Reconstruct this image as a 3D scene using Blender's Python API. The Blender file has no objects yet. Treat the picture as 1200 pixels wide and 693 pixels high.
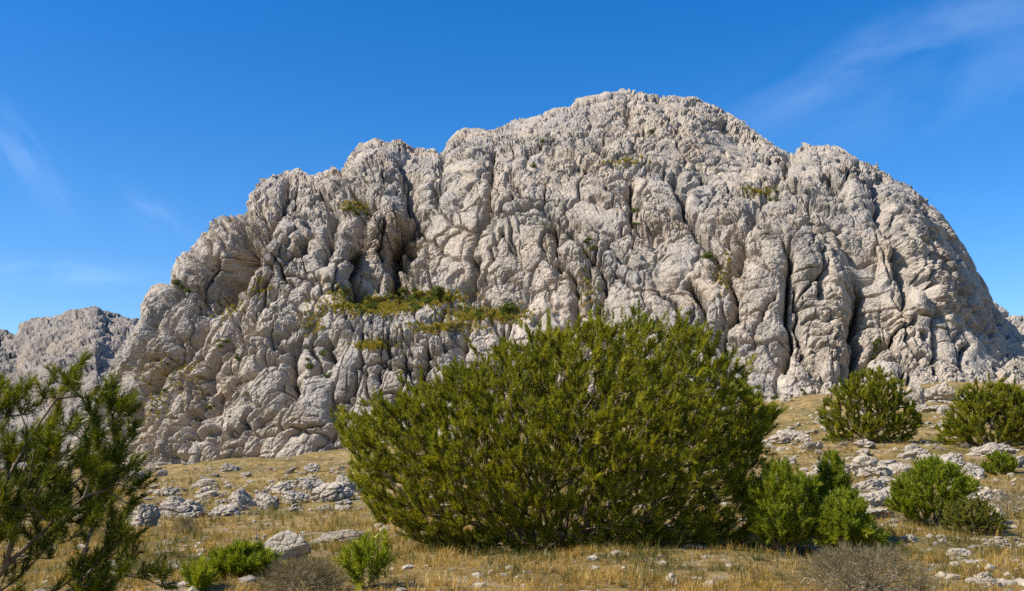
import bpy, bmesh, math, time
import numpy as np
from concurrent.futures import ThreadPoolExecutor
from mathutils import Vector, Euler

T0 = time.time()
scene = bpy.context.scene
COL = scene.collection
R = math.radians
F32 = np.float32

# ------------------------------------------------------------------ camera
FPX, CX, CY, HOR = 1178.0, 600.0, 346.5, 560.0      # focal length and centre in photo pixels, horizon row
PITCH = math.atan((HOR - CY) / FPX)
CAMZ = 1.65
CP, SP = math.cos(PITCH), math.sin(PITCH)

def ray(px, py):
    """direction through a photo point, scaled so that Y = 1: (X, Z)"""
    xc = (np.asarray(px, float) - CX) / FPX
    yc = (CY - np.asarray(py, float)) / FPX
    Y = CP - yc * SP
    return xc / Y, (SP + yc * CP) / Y

def project(P):
    d = P - np.array([0, 0, CAMZ])
    dep = d[..., 1] * CP + d[..., 2] * SP
    up = -d[..., 1] * SP + d[..., 2] * CP
    return CX + FPX * d[..., 0] / dep, CY - FPX * up / dep

cam = bpy.data.cameras.new('camera')
cam.sensor_width = 36.0
cam.lens = 36.0 * FPX / 1200.0
cam.clip_start, cam.clip_end = 0.1, 5000
cam.dof.use_dof = True
cam.dof.focus_distance = 45
cam.dof.aperture_fstop = 8
camo = bpy.data.objects.new('camera', cam)
COL.objects.link(camo)
camo.location = (0, 0, CAMZ)
camo.rotation_euler = (math.pi / 2 + PITCH, 0, 0)
scene.camera = camo

# ------------------------------------------------------------------ noise (numpy, threaded)
POOL = ThreadPoolExecutor(4)

def hash3(ix, iy, iz, seed):
    h = ix.astype(np.uint32) * np.uint32(374761393) + iy.astype(np.uint32) * np.uint32(668265263) \
        + iz.astype(np.uint32) * np.uint32(2147483647) + np.uint32((seed * 1274126177) & 0xffffffff)
    h ^= h >> np.uint32(13)
    h *= np.uint32(1274126177)
    h ^= h >> np.uint32(16)
    h *= np.uint32(2246822519)
    h ^= h >> np.uint32(13)
    return h

def chunked(fn, P, *a):
    P = np.ascontiguousarray(P, dtype=F32)
    n = len(P)
    step = 40000
    res = list(POOL.map(lambda s: fn(P[s:s + step], *a), range(0, n, step)))
    if isinstance(res[0], tuple):
        return tuple(np.concatenate([r[i] for r in res]) for i in range(len(res[0])))
    return np.concatenate(res)

def _vnoise(P, seed):
    I = np.floor(P)
    f = P - I
    I = I.astype(np.int64)
    u = f * f * f * (f * (f * 6 - 15) + 10)
    out = np.zeros(len(P), F32)
    for dx in (0, 1):
        wx = u[:, 0] if dx else 1 - u[:, 0]
        for dy in (0, 1):
            wy = u[:, 1] if dy else 1 - u[:, 1]
            for dz in (0, 1):
                wz = u[:, 2] if dz else 1 - u[:, 2]
                h = hash3(I[:, 0] + dx, I[:, 1] + dy, I[:, 2] + dz, seed)
                gx = (h & np.uint32(255)).astype(F32) / 127.5 - 1
                gy = ((h >> np.uint32(8)) & np.uint32(255)).astype(F32) / 127.5 - 1
                gz = ((h >> np.uint32(16)) & np.uint32(255)).astype(F32) / 127.5 - 1
                out += wx * wy * wz * (gx * (f[:, 0] - dx) + gy * (f[:, 1] - dy) + gz * (f[:, 2] - dz))
    return out

def noise(P, seed=0):
    return chunked(_vnoise, P, seed)

def fbm(P, octaves=4, seed=0, gain=0.5, ridged=False):
    out = np.zeros(len(P), F32)
    a = 1.0
    Q = np.array(P, dtype=F32)
    for o in range(octaves):
        n = noise(Q, seed + o * 7)
        out += a * ((0.35 - np.abs(n)) if ridged else n)
        a *= gain
        Q = Q * 2.03 + 17.3
    return out

def _worley(P, seed):
    I = np.floor(P).astype(np.int64)
    n = len(P)
    F1 = np.full(n, 9, F32); F2 = np.full(n, 9, F32)
    idh = np.zeros(n, np.uint32)
    off = np.zeros((n, 3), F32)
    for dx in (-1, 0, 1):
        for dy in (-1, 0, 1):
            for dz in (-1, 0, 1):
                h = hash3(I[:, 0] + dx, I[:, 1] + dy, I[:, 2] + dz, seed)
                q = np.empty((n, 3), F32)
                q[:, 0] = I[:, 0] + dx + (h & np.uint32(1023)).astype(F32) / 1023
                q[:, 1] = I[:, 1] + dy + ((h >> np.uint32(10)) & np.uint32(1023)).astype(F32) / 1023
                q[:, 2] = I[:, 2] + dz + ((h >> np.uint32(20)) & np.uint32(1023)).astype(F32) / 1023
                v = P - q
                v2 = v * v
                d = np.sqrt(np.sqrt((v2 * v2).sum(1)))
                near = d < F1
                F2 = np.where(near, F1, np.minimum(F2, d))
                F1 = np.where(near, d, F1)
                idh = np.where(near, h, idh)
                off[near] = v[near]
    return F1, F2, idh, off

def blocks(P, seed, tilt=0.6, lift=0.35, sharp=0.35, crack=0.0, cw=0.06, gate=None):
    """rounded, cracked, tilted blocks: value around 0..1"""
    F1, F2, h, v = chunked(_worley, P, seed)
    h2 = h * np.uint32(2654435761)
    r = [((h2 >> np.uint32(s)) & np.uint32(255)).astype(F32) / 127.5 - 1 for s in (0, 8, 16, 24)]
    e = np.clip((F2 - F1) / sharp, 0, 1)
    pil = 0.85 * e + 0.15 * np.sqrt(1 - (1 - e) ** 2)
    out = pil + lift * r[3] + tilt * (r[0] * v[:, 0] + r[1] * v[:, 1] + r[2] * v[:, 2])
    if crack:
        out -= crack * np.exp(-((F2 - F1) / cw) ** 2) * (1 if gate is None else gate)
    return out

# ------------------------------------------------------------------ object helpers
def mesh_np(name, V, faces, smooth=False, attrs=None):
    V = np.ascontiguousarray(V, dtype=F32)
    faces = np.ascontiguousarray(faces, dtype=np.int32)
    k = faces.shape[1]
    me = bpy.data.meshes.new(name)
    me.vertices.add(len(V)); me.vertices.foreach_set('co', V.ravel())
    me.loops.add(faces.size); me.loops.foreach_set('vertex_index', faces.ravel())
    me.polygons.add(len(faces))
    me.polygons.foreach_set('loop_start', np.arange(0, faces.size, k, dtype=np.int32))
    me.polygons.foreach_set('use_smooth', np.full(len(faces), bool(smooth)))
    if attrs:
        for an, av in attrs.items():
            at_ = me.attributes.new(an, 'FLOAT', 'POINT')
            at_.data.foreach_set('value', np.ascontiguousarray(av, dtype=F32))
    me.update(calc_edges=True)
    return me

def link(name, me, mat=None, parent=None, loc=None, rot=None, scale=None):
    o = bpy.data.objects.new(name, me)
    COL.objects.link(o)
    if mat is not None and me is not None and len(me.materials) == 0:
        me.materials.append(mat)
    if parent is not None: o.parent = parent
    if loc is not None: o.location = loc
    if rot is not None: o.rotation_euler = rot
    if scale is not None: o.scale = scale if hasattr(scale, '__len__') else (scale,) * 3
    return o

def tag(o, label=None, cat=None, group=None, kind=None):
    if label: o['label'] = label
    if cat: o['category'] = cat
    if group: o['group'] = group
    if kind: o['kind'] = kind
    return o

# ------------------------------------------------------------------ materials
def new_mat(name):
    m = bpy.data.materials.new(name)
    m.use_nodes = True
    nt = m.node_tree
    nt.nodes.clear()
    return m, nt, nt.nodes.new('ShaderNodeOutputMaterial')

def N(nt, t, **kw):
    n = nt.nodes.new('ShaderNode' + t)
    for k, v in kw.items():
        if k.startswith('i_'):
            key = k[2:]
            key = int(key) if key.isdigit() else key.replace('_', ' ')
            n.inputs[key].default_value = v
        else:
            setattr(n, k, v)
    return n

def ramp(nt, src, stops):
    r = N(nt, 'ValToRGB')
    el = r.color_ramp.elements
    while len(el) < len(stops): el.new(0.5)
    for e, (p, c) in zip(el, stops):
        e.position = p
        e.color = (*c, 1) if len(c) == 3 else c
    nt.links.new(src, r.inputs[0])
    return r.outputs[0]

def noise_tex(nt, co, scale, detail=4, rough=0.55, dist=0.0, stretch=None):
    src = co
    if stretch:
        mp = N(nt, 'Mapping'); mp.inputs['Scale'].default_value = stretch
        nt.links.new(co, mp.inputs[0]); src = mp.outputs[0]
    n = N(nt, 'TexNoise')
    n.inputs['Scale'].default_value = scale
    n.inputs['Detail'].default_value = detail
    n.inputs['Roughness'].default_value = rough
    n.inputs['Distortion'].default_value = dist
    nt.links.new(src, n.inputs['Vector'])
    return n.outputs[0]

def mix(nt, fac, a, b, mode='MIX'):
    m = N(nt, 'Mix', data_type='RGBA', blend_type=mode)
    for sock, v in ((m.inputs[0], fac), (m.inputs[6], a), (m.inputs[7], b)):
        if hasattr(v, 'is_linked') or hasattr(v, 'links'): nt.links.new(v, sock)
        elif isinstance(v, (tuple, list)): sock.default_value = (*v, 1) if len(v) == 3 else v
        else: sock.default_value = v
    return m.outputs[2]

def rock_material(name, warm, grey, dark, fine, bump, pit=0.35, ochre=(0.34, 0.25, 0.16)):
    """fine: noise frequency (1/m) of the finest colour grain"""
    m, nt, out = new_mat(name)
    co = N(nt, 'NewGeometry').outputs['Position']
    big = ramp(nt, noise_tex(nt, co, fine * 0.02, 5, 0.6), [(0.38, (0, 0, 0)), (0.62, (1, 1, 1))])
    base = mix(nt, big, warm, grey)
    # grey lichen streaks running down the rock
    st = ramp(nt, noise_tex(nt, co, fine * 0.1, 6, 0.65, 0.6, (1, 1, 0.25)), [(0.5, (0, 0, 0)), (0.68, (1, 1, 1))])
    base = mix(nt, mix(nt, st, (0, 0, 0), (0.65, 0.65, 0.65)), base, dark)
    oc = ramp(nt, noise_tex(nt, co, fine * 0.045, 6, 0.7, 0.4), [(0.54, (0, 0, 0)), (0.68, (0.65, 0.65, 0.65))])
    base = mix(nt, oc, base, ochre)
    ws = ramp(nt, noise_tex(nt, co, fine * 0.09, 5, 0.6, 0.3, (1, 1, 0.12)), [(0.56, (0, 0, 0)), (0.66, (0.6, 0.6, 0.6))])
    base = mix(nt, ws, base, tuple(0.85 * v for v in dark))
    sc = ramp(nt, noise_tex(nt, co, fine * 0.06, 5, 0.7, 0.8), [(0.6, (0, 0, 0)), (0.66, (0.6, 0.6, 0.6))])
    base = mix(nt, sc, base, tuple(min(1, 1.22 * v) for v in warm))
    gr = ramp(nt, noise_tex(nt, co, fine, 6, 0.7), [(0.3, (0.62, 0.61, 0.6)), (0.7, (1.24, 1.24, 1.24))])
    base = mix(nt, 1.0, base, gr, 'MULTIPLY')
    # dark lichen spots
    vo = N(nt, 'TexVoronoi', feature='F1'); vo.inputs['Scale'].default_value = fine * 0.55
    nt.links.new(co, vo.inputs['Vector'])
    sp = ramp(nt, vo.outputs[0], [(0.10, (1, 1, 1)), (0.22, (0, 0, 0))])
    gate = ramp(nt, noise_tex(nt, co, fine * 0.16, 3), [(0.52, (0, 0, 0)), (0.6, (1, 1, 1))])
    spm = mix(nt, 1.0, sp, gate, 'MULTIPLY')
    spm2 = mix(nt, spm, (0, 0, 0), (pit, pit, pit))
    base = mix(nt, spm2, base, (0.07, 0.065, 0.055))
    b = N(nt, 'BsdfPrincipled')
    b.inputs['Roughness'].default_value = 0.92
    b.inputs['Specular IOR Level'].default_value = 0.2
    nt.links.new(base, b.inputs['Base Color'])
    b1 = N(nt, 'Bump'); b1.inputs['Strength'].default_value = 0.75; b1.inputs['Distance'].default_value = bump
    nt.links.new(noise_tex(nt, co, fine * 0.55, 8, 0.68, 0.3), b1.inputs['Height'])
    v2 = N(nt, 'TexVoronoi', feature='DISTANCE_TO_EDGE'); v2.inputs['Scale'].default_value = fine * 0.3
    nt.links.new(co, v2.inputs['Vector'])
    cr = ramp(nt, v2.outputs[0], [(0.0, (0, 0, 0)), (0.09, (1, 1, 1))])
    b2 = N(nt, 'Bump'); b2.inputs['Strength'].default_value = 0.5; b2.inputs['Distance'].default_value = bump * 0.6
    nt.links.new(cr, b2.inputs['Height']); nt.links.new(b1.outputs[0], b2.inputs['Normal'])
    nt.links.new(b2.outputs[0], b.inputs['Normal'])
    nt.links.new(b.outputs[0], out.inputs[0])
    return m

def leaf_material(name, cols, transl=0.35, scale=3.0, gloss=0.025):
    """cols: dark, mid, light greens picked by the tint of the sprig and a clump noise"""
    m, nt, out = new_mat(name)
    at_ = N(nt, 'Attribute'); at_.attribute_name = 'tint'
    co = N(nt, 'NewGeometry').outputs['Position']
    nz = noise_tex(nt, co, scale, 3)
    ad = N(nt, 'Math', operation='MULTIPLY_ADD')
    nt.links.new(nz, ad.inputs[0]); ad.inputs[1].default_value = 0.5; nt.links.new(at_.outputs['Fac'], ad.inputs[2])
    sb = N(nt, 'Math', operation='SUBTRACT'); nt.links.new(ad.outputs[0], sb.inputs[0]); sb.inputs[1].default_value = 0.25
    c = ramp(nt, sb.outputs[0], list(zip(np.linspace(0.05, 0.95, len(cols)), cols)))
    d = N(nt, 'BsdfDiffuse'); t = N(nt, 'BsdfTranslucent'); g = N(nt, 'BsdfGlossy'); g.inputs['Roughness'].default_value = 0.45
    g.inputs['Color'].default_value = (0.75, 0.8, 0.6, 1)
    nt.links.new(c, d.inputs[0])
    tc = mix(nt, 1.0, c, (1.25, 1.15, 0.6), 'MULTIPLY'); nt.links.new(tc, t.inputs[0])
    m1 = N(nt, 'MixShader'); m1.inputs[0].default_value = transl
    nt.links.new(d.outputs[0], m1.inputs[1]); nt.links.new(t.outputs[0], m1.inputs[2])
    m2 = N(nt, 'MixShader'); m2.inputs[0].default_value = gloss
    nt.links.new(m1.outputs[0], m2.inputs[1]); nt.links.new(g.outputs[0], m2.inputs[2])
    nt.links.new(m2.outputs[0], out.inputs[0])
    return m

def bark_material(name, a, b_, scale=25):
    m, nt, out = new_mat(name)
    co = N(nt, 'NewGeometry').outputs['Position']
    c = ramp(nt, noise_tex(nt, co, scale, 5, 0.65), [(0.35, a), (0.65, b_)])
    b = N(nt, 'BsdfPrincipled'); b.inputs['Roughness'].default_value = 0.9
    nt.links.new(c, b.inputs['Base Color']); nt.links.new(b.outputs[0], out.inputs[0])
    return m

M_CLIFF = rock_material('cliff_limestone', (0.445, 0.373, 0.292), (0.345, 0.31, 0.265), (0.125, 0.115, 0.10), 3.0, 0.26, 0.6)
M_HILL = rock_material('far_limestone', (0.27, 0.228, 0.185), (0.235, 0.21, 0.182), (0.15, 0.136, 0.12), 1.2, 0.35, 0.3)
M_STONE = rock_material('field_stone', (0.42, 0.35, 0.262), (0.345, 0.30, 0.238), (0.16, 0.145, 0.122), 22.0, 0.02, 0.5, (0.33, 0.26, 0.18))
M_PINE = leaf_material('pine_needles', [(0.034, 0.048, 0.004), (0.118, 0.134, 0.007), (0.26, 0.258, 0.013), (0.42, 0.385, 0.03)], 0.42, 2.2)
M_PINE_FRESH = leaf_material('young_pine_needles', [(0.058, 0.082, 0.005), (0.145, 0.185, 0.010), (0.26, 0.29, 0.017), (0.38, 0.38, 0.03)], 0.42, 4)
M_PINE_NEAR = leaf_material('dark_pine_needles', [(0.026, 0.042, 0.003), (0.072, 0.092, 0.005), (0.155, 0.165, 0.009), (0.28, 0.26, 0.02)], 0.4, 3)
M_SHRUB = leaf_material('shrub_leaves', [(0.04, 0.058, 0.008), (0.085, 0.115, 0.014), (0.16, 0.19, 0.025)], 0.3, 0.8, 0.03)
M_LEDGE = leaf_material('ledge_grass_blades', [(0.13, 0.15, 0.018), (0.30, 0.26, 0.035), (0.48, 0.34, 0.07)], 0.3, 0.35, 0.02)
M_JUNIPER = leaf_material('juniper_leaves', [(0.06, 0.07, 0.010), (0.15, 0.155, 0.018), (0.27, 0.24, 0.035)], 0.3, 4, 0.03)
M_STRAW = leaf_material('dry_grass_blades', [(0.085, 0.088, 0.018), (0.23, 0.17, 0.042), (0.44, 0.265, 0.062), (0.56, 0.375, 0.12)], 0.35, 0.35, 0.03)
M_DRYBUSH = bark_material('dry_twigs', (0.17, 0.13, 0.075), (0.36, 0.29, 0.18), 60)
M_BARK = bark_material('pine_bark', (0.11, 0.075, 0.045), (0.24, 0.175, 0.115))

def ground_material():
    m, nt, out = new_mat('dry_hillside')
    co = N(nt, 'NewGeometry').outputs['Position']
    c = ramp(nt, noise_tex(nt, co, 1.1, 7, 0.72), [(0.34, (0.085, 0.07, 0.028)), (0.44, (0.21, 0.145, 0.052)), (0.55, (0.34, 0.23, 0.085)), (0.66, (0.37, 0.30, 0.195))])
    ol = ramp(nt, noise_tex(nt, co, 0.23, 5, 0.6), [(0.48, (0, 0, 0)), (0.66, (0.75, 0.75, 0.75))])
    c = mix(nt, ol, c, (0.12, 0.105, 0.033))
    st = N(nt, 'TexVoronoi', feature='F1'); st.inputs['Scale'].default_value = 7.0
    nt.links.new(co, st.inputs['Vector'])
    stm = ramp(nt, st.outputs[0], [(0.16, (1, 1, 1)), (0.3, (0, 0, 0))])
    gate = ramp(nt, noise_tex(nt, co, 0.8, 4), [(0.52, (0, 0, 0)), (0.58, (1, 1, 1))])
    c = mix(nt, mix(nt, 1.0, stm, gate, 'MULTIPLY'), c, (0.38, 0.345, 0.29))
    fine = ramp(nt, noise_tex(nt, co, 14, 6, 0.7), [(0.3, (0.6, 0.6, 0.6)), (0.7, (1.25, 1.25, 1.25))])
    c = mix(nt, 1.0, c, fine, 'MULTIPLY')
    b = N(nt, 'BsdfPrincipled'); b.inputs['Roughness'].default_value = 0.95; b.inputs['Specular IOR Level'].default_value = 0.1
    nt.links.new(c, b.inputs['Base Color'])
    b1 = N(nt, 'Bump'); b1.inputs['Strength'].default_value = 0.9; b1.inputs['Distance'].default_value = 0.12
    nt.links.new(noise_tex(nt, co, 5, 9, 0.7), b1.inputs['Height'])
    nt.links.new(b1.outputs[0], b.inputs['Normal'])
    nt.links.new(b.outputs[0], out.inputs[0])
    return m
M_GROUND = ground_material()

# ------------------------------------------------------------------ ground
G_PX = np.array([-500, 0, 200, 400, 600, 800, 950, 1050, 1200, 1600.0])
G_D = np.array([8.5, 13, 20, 30, 45, 70, 110, 140.0])
G_Y = np.array([
    [693, 652, 622, 598, 584, 574, 562, 555],
    [693, 652, 622, 598, 583, 571, 558, 551],
    [693, 652, 621, 597, 581, 568, 556, 549],
    [691, 650, 616, 588, 567, 550, 538, 530],
    [689, 647, 607, 577, 553, 533, 517, 507],
    [689, 646, 602, 568, 540, 515, 492, 478],
    [691, 648, 602, 565, 530, 499, 474, 458],
    [692, 649, 603, 565, 527, 493, 464, 446],
    [692, 648, 602, 563, 523, 487, 455, 436],
    [692, 648, 602, 560, 518, 480, 445, 425.0]])
def _ground_table():
    lam = np.linspace(-1.2, 1.2, 121)                      # X / Y
    ld = np.linspace(math.log(2), math.log(900), 160)
    zc = np.zeros((len(G_PX), len(ld)))
    for i, p in enumerate(G_PX):
        _, rz = ray(p, G_Y[i])
        z = CAMZ + G_D * rz
        dd = np.concatenate([[2.0, 5.0], G_D, [900.0]])
        sl = (z[-1] - z[-3]) / (G_D[-1] - G_D[-3])
        zz = np.concatenate([[0.22, 0.52], z, [z[-1] + sl * 90]])
        zc[i] = np.interp(ld, np.log(dd), zz)
    gl = ray(G_PX, np.full(len(G_PX), 600.0))[0]
    Z = np.array([np.interp(lam, gl, zc[:, j]) for j in range(len(ld))]).T
    k = np.exp(-0.5 * (np.arange(-8, 9) / 3.5) ** 2); k /= k.sum()
    Zp = np.pad(Z, 8, mode='edge')
    Zp = np.apply_along_axis(lambda a: np.convolve(a, k, 'valid'), 0, Zp)
    Zp = np.apply_along_axis(lambda a: np.convolve(a, k, 'valid'), 1, Zp)
    return lam, ld, Zp
LAM, LD, GZ = _ground_table()

def ground_z(X, Y):
    X = np.atleast_1d(np.asarray(X, float)); Y = np.atleast_1d(np.asarray(Y, float))
    Ye = np.maximum(Y, np.maximum(np.abs(X) / 1.2, 0.05))
    l = np.clip((X / Ye - LAM[0]) / (LAM[1] - LAM[0]), 0, len(LAM) - 1.001)
    d = np.clip((np.log(np.maximum(Ye, 2)) - LD[0]) / (LD[1] - LD[0]), 0, len(LD) - 1.001)
    i, j = l.astype(int), d.astype(int); u, v = l - i, d - j
    z = (GZ[i, j] * (1 - u) + GZ[i + 1, j] * u) * (1 - v) + (GZ[i, j + 1] * (1 - u) + GZ[i + 1, j + 1] * u) * v
    z = z * np.clip(np.hypot(X, Y) / 4.0, 0, 1) * np.where(Y < 0, np.clip(1 + Y / 60, 0.2, 1), 1)
    P = np.stack([X, Y, np.zeros_like(X)], 1)
    r = np.hypot(X, Y)
    n = 0.16 * fbm(P * 0.33, 3, 5) + 0.75 * np.clip((r - 15) / 60, 0, 1) * fbm(P * 0.11, 3, 9) + 0.05 * fbm(P * 1.4, 3, 14) + 1.3 * np.clip((r - 45) / 60, 0, 1) * fbm(P * 0.055, 3, 19)
    # low terrace steps, as along an old wall line
    return z + n

def at(px, py, dmin=4.0, dmax=260.0):
    """where the sight line through a photo point meets the ground"""
    rx, rz = ray(px, py)
    d = np.exp(np.linspace(math.log(dmin), math.log(dmax), 900))
    diff = CAMZ + d * rz - ground_z(d * rx, d)
    k = np.where(diff <= 0)[0]
    if not len(k): k = [len(d) - 1]
    dd = d[k[0]]
    return np.array([dd * rx, dd, float(ground_z(dd * rx, dd)[0])])

def build_ground():
    # polar sheet: fine in the view, coarse elsewhere
    az = np.concatenate([np.linspace(-180, -40, 50, endpoint=False), np.linspace(-40, 40, 620), np.linspace(40, 180, 51)[1:]])
    rr = np.concatenate([[0.0], np.geomspace(1.0, 190, 520), np.geomspace(200, 3000, 30)])
    A, RR = np.meshgrid(np.radians(az), rr, indexing='ij')
    X, Y = np.sin(A) * RR, np.cos(A) * RR
    Z = ground_z(X.ravel(), Y.ravel()).reshape(X.shape)
    Z = np.where(RR > 500, Z[:, [np.searchsorted(rr, 500)]], Z)
    V = np.stack([X, Y, Z], -1).reshape(-1, 3)
    n, m = len(az), len(rr)
    idx = np.arange(n * m).reshape(n, m)
    q = np.stack([idx[:-1, :-1], idx[:-1, 1:], idx[1:, 1:], idx[1:, :-1]], -1).reshape(-1, 4)[:, ::-1]
    q = q[:, ::-1] if False else q
    o = link('ground', mesh_np('ground', V, q, True), M_GROUND)
    tag(o, 'dry grassy hillside sloping up to the cliff', 'ground', kind='structure')
build_ground()
print('ground', time.time() - T0)

# ------------------------------------------------------------------ mountain
CREST = np.array([(40, 600), (70, 560), (95, 500), (118, 450), (140, 412), (160, 378), (167, 352), (176, 333), (195, 323), (206, 300), (226, 283),
    (246, 257), (268, 240), (276, 231), (300, 212), (330, 195), (350, 193), (362, 200), (376, 197), (390, 190), (398, 197), (406, 185), (420, 164),
    (440, 160), (455, 165), (470, 161), (482, 168), (500, 170), (518, 169), (526, 158), (540, 148), (560, 147), (580, 148), (600, 141), (630, 131), (650, 123),
    (668, 124), (676, 113), (690, 107), (720, 103), (740, 102), (755, 107), (780, 109), (800, 112), (815, 112), (835, 122), (850, 126), (870, 138), (890, 152),
    (905, 165), (920, 173), (930, 173), (940, 165), (965, 168), (990, 172), (1005, 180), (1015, 186), (1030, 184), (1040, 195), (1050, 207), (1070, 215),
    (1085, 226), (1100, 241), (1115, 262), (1130, 286), (1145, 312), (1155, 331), (1165, 351), (1180, 371), (1195, 389), (1215, 400), (1260, 412), (1330, 440), (1420, 480)], float)
CREST[:, 1] += 2
BASE = np.array([(40, 600), (100, 566), (170, 556), (300, 552), (400, 536), (520, 510), (650, 500), (760, 490), (880, 478), (930, 470), (1010, 462), (1100, 460), (1200, 452), (1300, 452), (1420, 482)], float)

CTRL = [  # photo point and distance: how far back each shoulder, ledge and gully of the massif stands
    (40, 600, 175), (100, 566, 154), (170, 556, 143), (300, 552, 136), (400, 536, 133), (520, 510, 131), (650, 500, 129), (760, 490, 126), (880, 478, 122), (930, 470, 120),
    (1010, 462, 119), (1100, 460, 119), (1200, 452, 121), (1300, 452, 128), (1420, 482, 140),
    (120, 470, 158), (170, 470, 149), (250, 470, 143), (330, 470, 138), (400, 470, 136), (500, 450, 135.5), (600, 440, 133),
    (160, 410, 153), (230, 410, 147.5), (300, 400, 144), (380, 400, 141.5), (460, 400, 139), (540, 400, 137), (620, 400, 135.5),
    (330, 350, 150), (400, 355, 145), (440, 362, 147.5), (480, 352, 148), (440, 385, 141), (490, 378, 141), (540, 366, 143.5), (550, 392, 137.5), (620, 378, 138),
    (420, 335, 152.5), (480, 336, 152.5), (540, 350, 145), (620, 360, 141), (700, 370, 135),
    (170, 356, 160), (178, 336, 164), (200, 345, 157), (232, 330, 156), (262, 330, 157.5), (275, 345, 151.5), (300, 300, 152), (350, 300, 152.5), (400, 290, 153),
    (208, 301, 163), (228, 300, 158), (258, 285, 157.5), (252, 256, 165), (277, 252, 163), (292, 250, 160), (300, 222, 174), (318, 238, 162), (340, 202, 183), (380, 205, 182), (370, 240, 166), (440, 200, 167), (440, 166, 180), (440, 240, 157),
    (500, 200, 171), (505, 174, 186), (490, 260, 157), (540, 260, 152), (540, 200, 163), (540, 152, 186), (600, 250, 149), (600, 200, 157), (600, 146, 186),
    (660, 300, 143), (660, 220, 152), (660, 170, 163), (670, 128, 183), (740, 300, 140.5), (740, 220, 151), (740, 160, 165), (740, 106, 187),
    (810, 300, 138), (810, 230, 147), (810, 180, 160), (815, 150, 168), (815, 116, 188), (880, 400, 128), (880, 300, 133), (880, 240, 142), (870, 200, 158), (870, 142, 184),
    (940, 400, 125), (940, 300, 130), (940, 240, 137), (940, 200, 152), (940, 169, 172), (1000, 400, 126.5), (1000, 300, 132.5), (1000, 240, 138), (1000, 200, 148), (1010, 185, 160),
    (1060, 400, 125.5), (1060, 300, 131), (1055, 230, 143), (1060, 213, 156), (1110, 400, 127), (1110, 320, 135), (1100, 260, 147), (1110, 258, 156),
    (1150, 400, 132), (1140, 330, 146), (1148, 322, 156), (1180, 420, 136), (1180, 380, 152), (1230, 430, 134), (1260, 416, 150), (1330, 444, 152)]

def tps_fit(C):
    C = np.array(C, float)
    p, v = C[:, :2] / 100, C[:, 2]
    n = len(p)
    r = np.linalg.norm(p[:, None] - p[None], axis=2)
    K = np.where(r > 0, r * r * np.log(r + 1e-12), 0) + np.eye(n) * 0.01
    Pm = np.hstack([np.ones((n, 1)), p])
    A = np.block([[K, Pm], [Pm.T, np.zeros((3, 3))]])
    w = np.linalg.solve(A, np.concatenate([v, np.zeros(3)]))
    def f(x, y):
        q = np.stack([x.ravel(), y.ravel()], 1) / 100
        r = np.linalg.norm(q[:, None] - p[None], axis=2)
        o = (r * r * np.log(r + 1e-12)) @ w[:n] + w[n] + q @ w[n + 1:]
        return o.reshape(x.shape)
    return f

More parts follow.
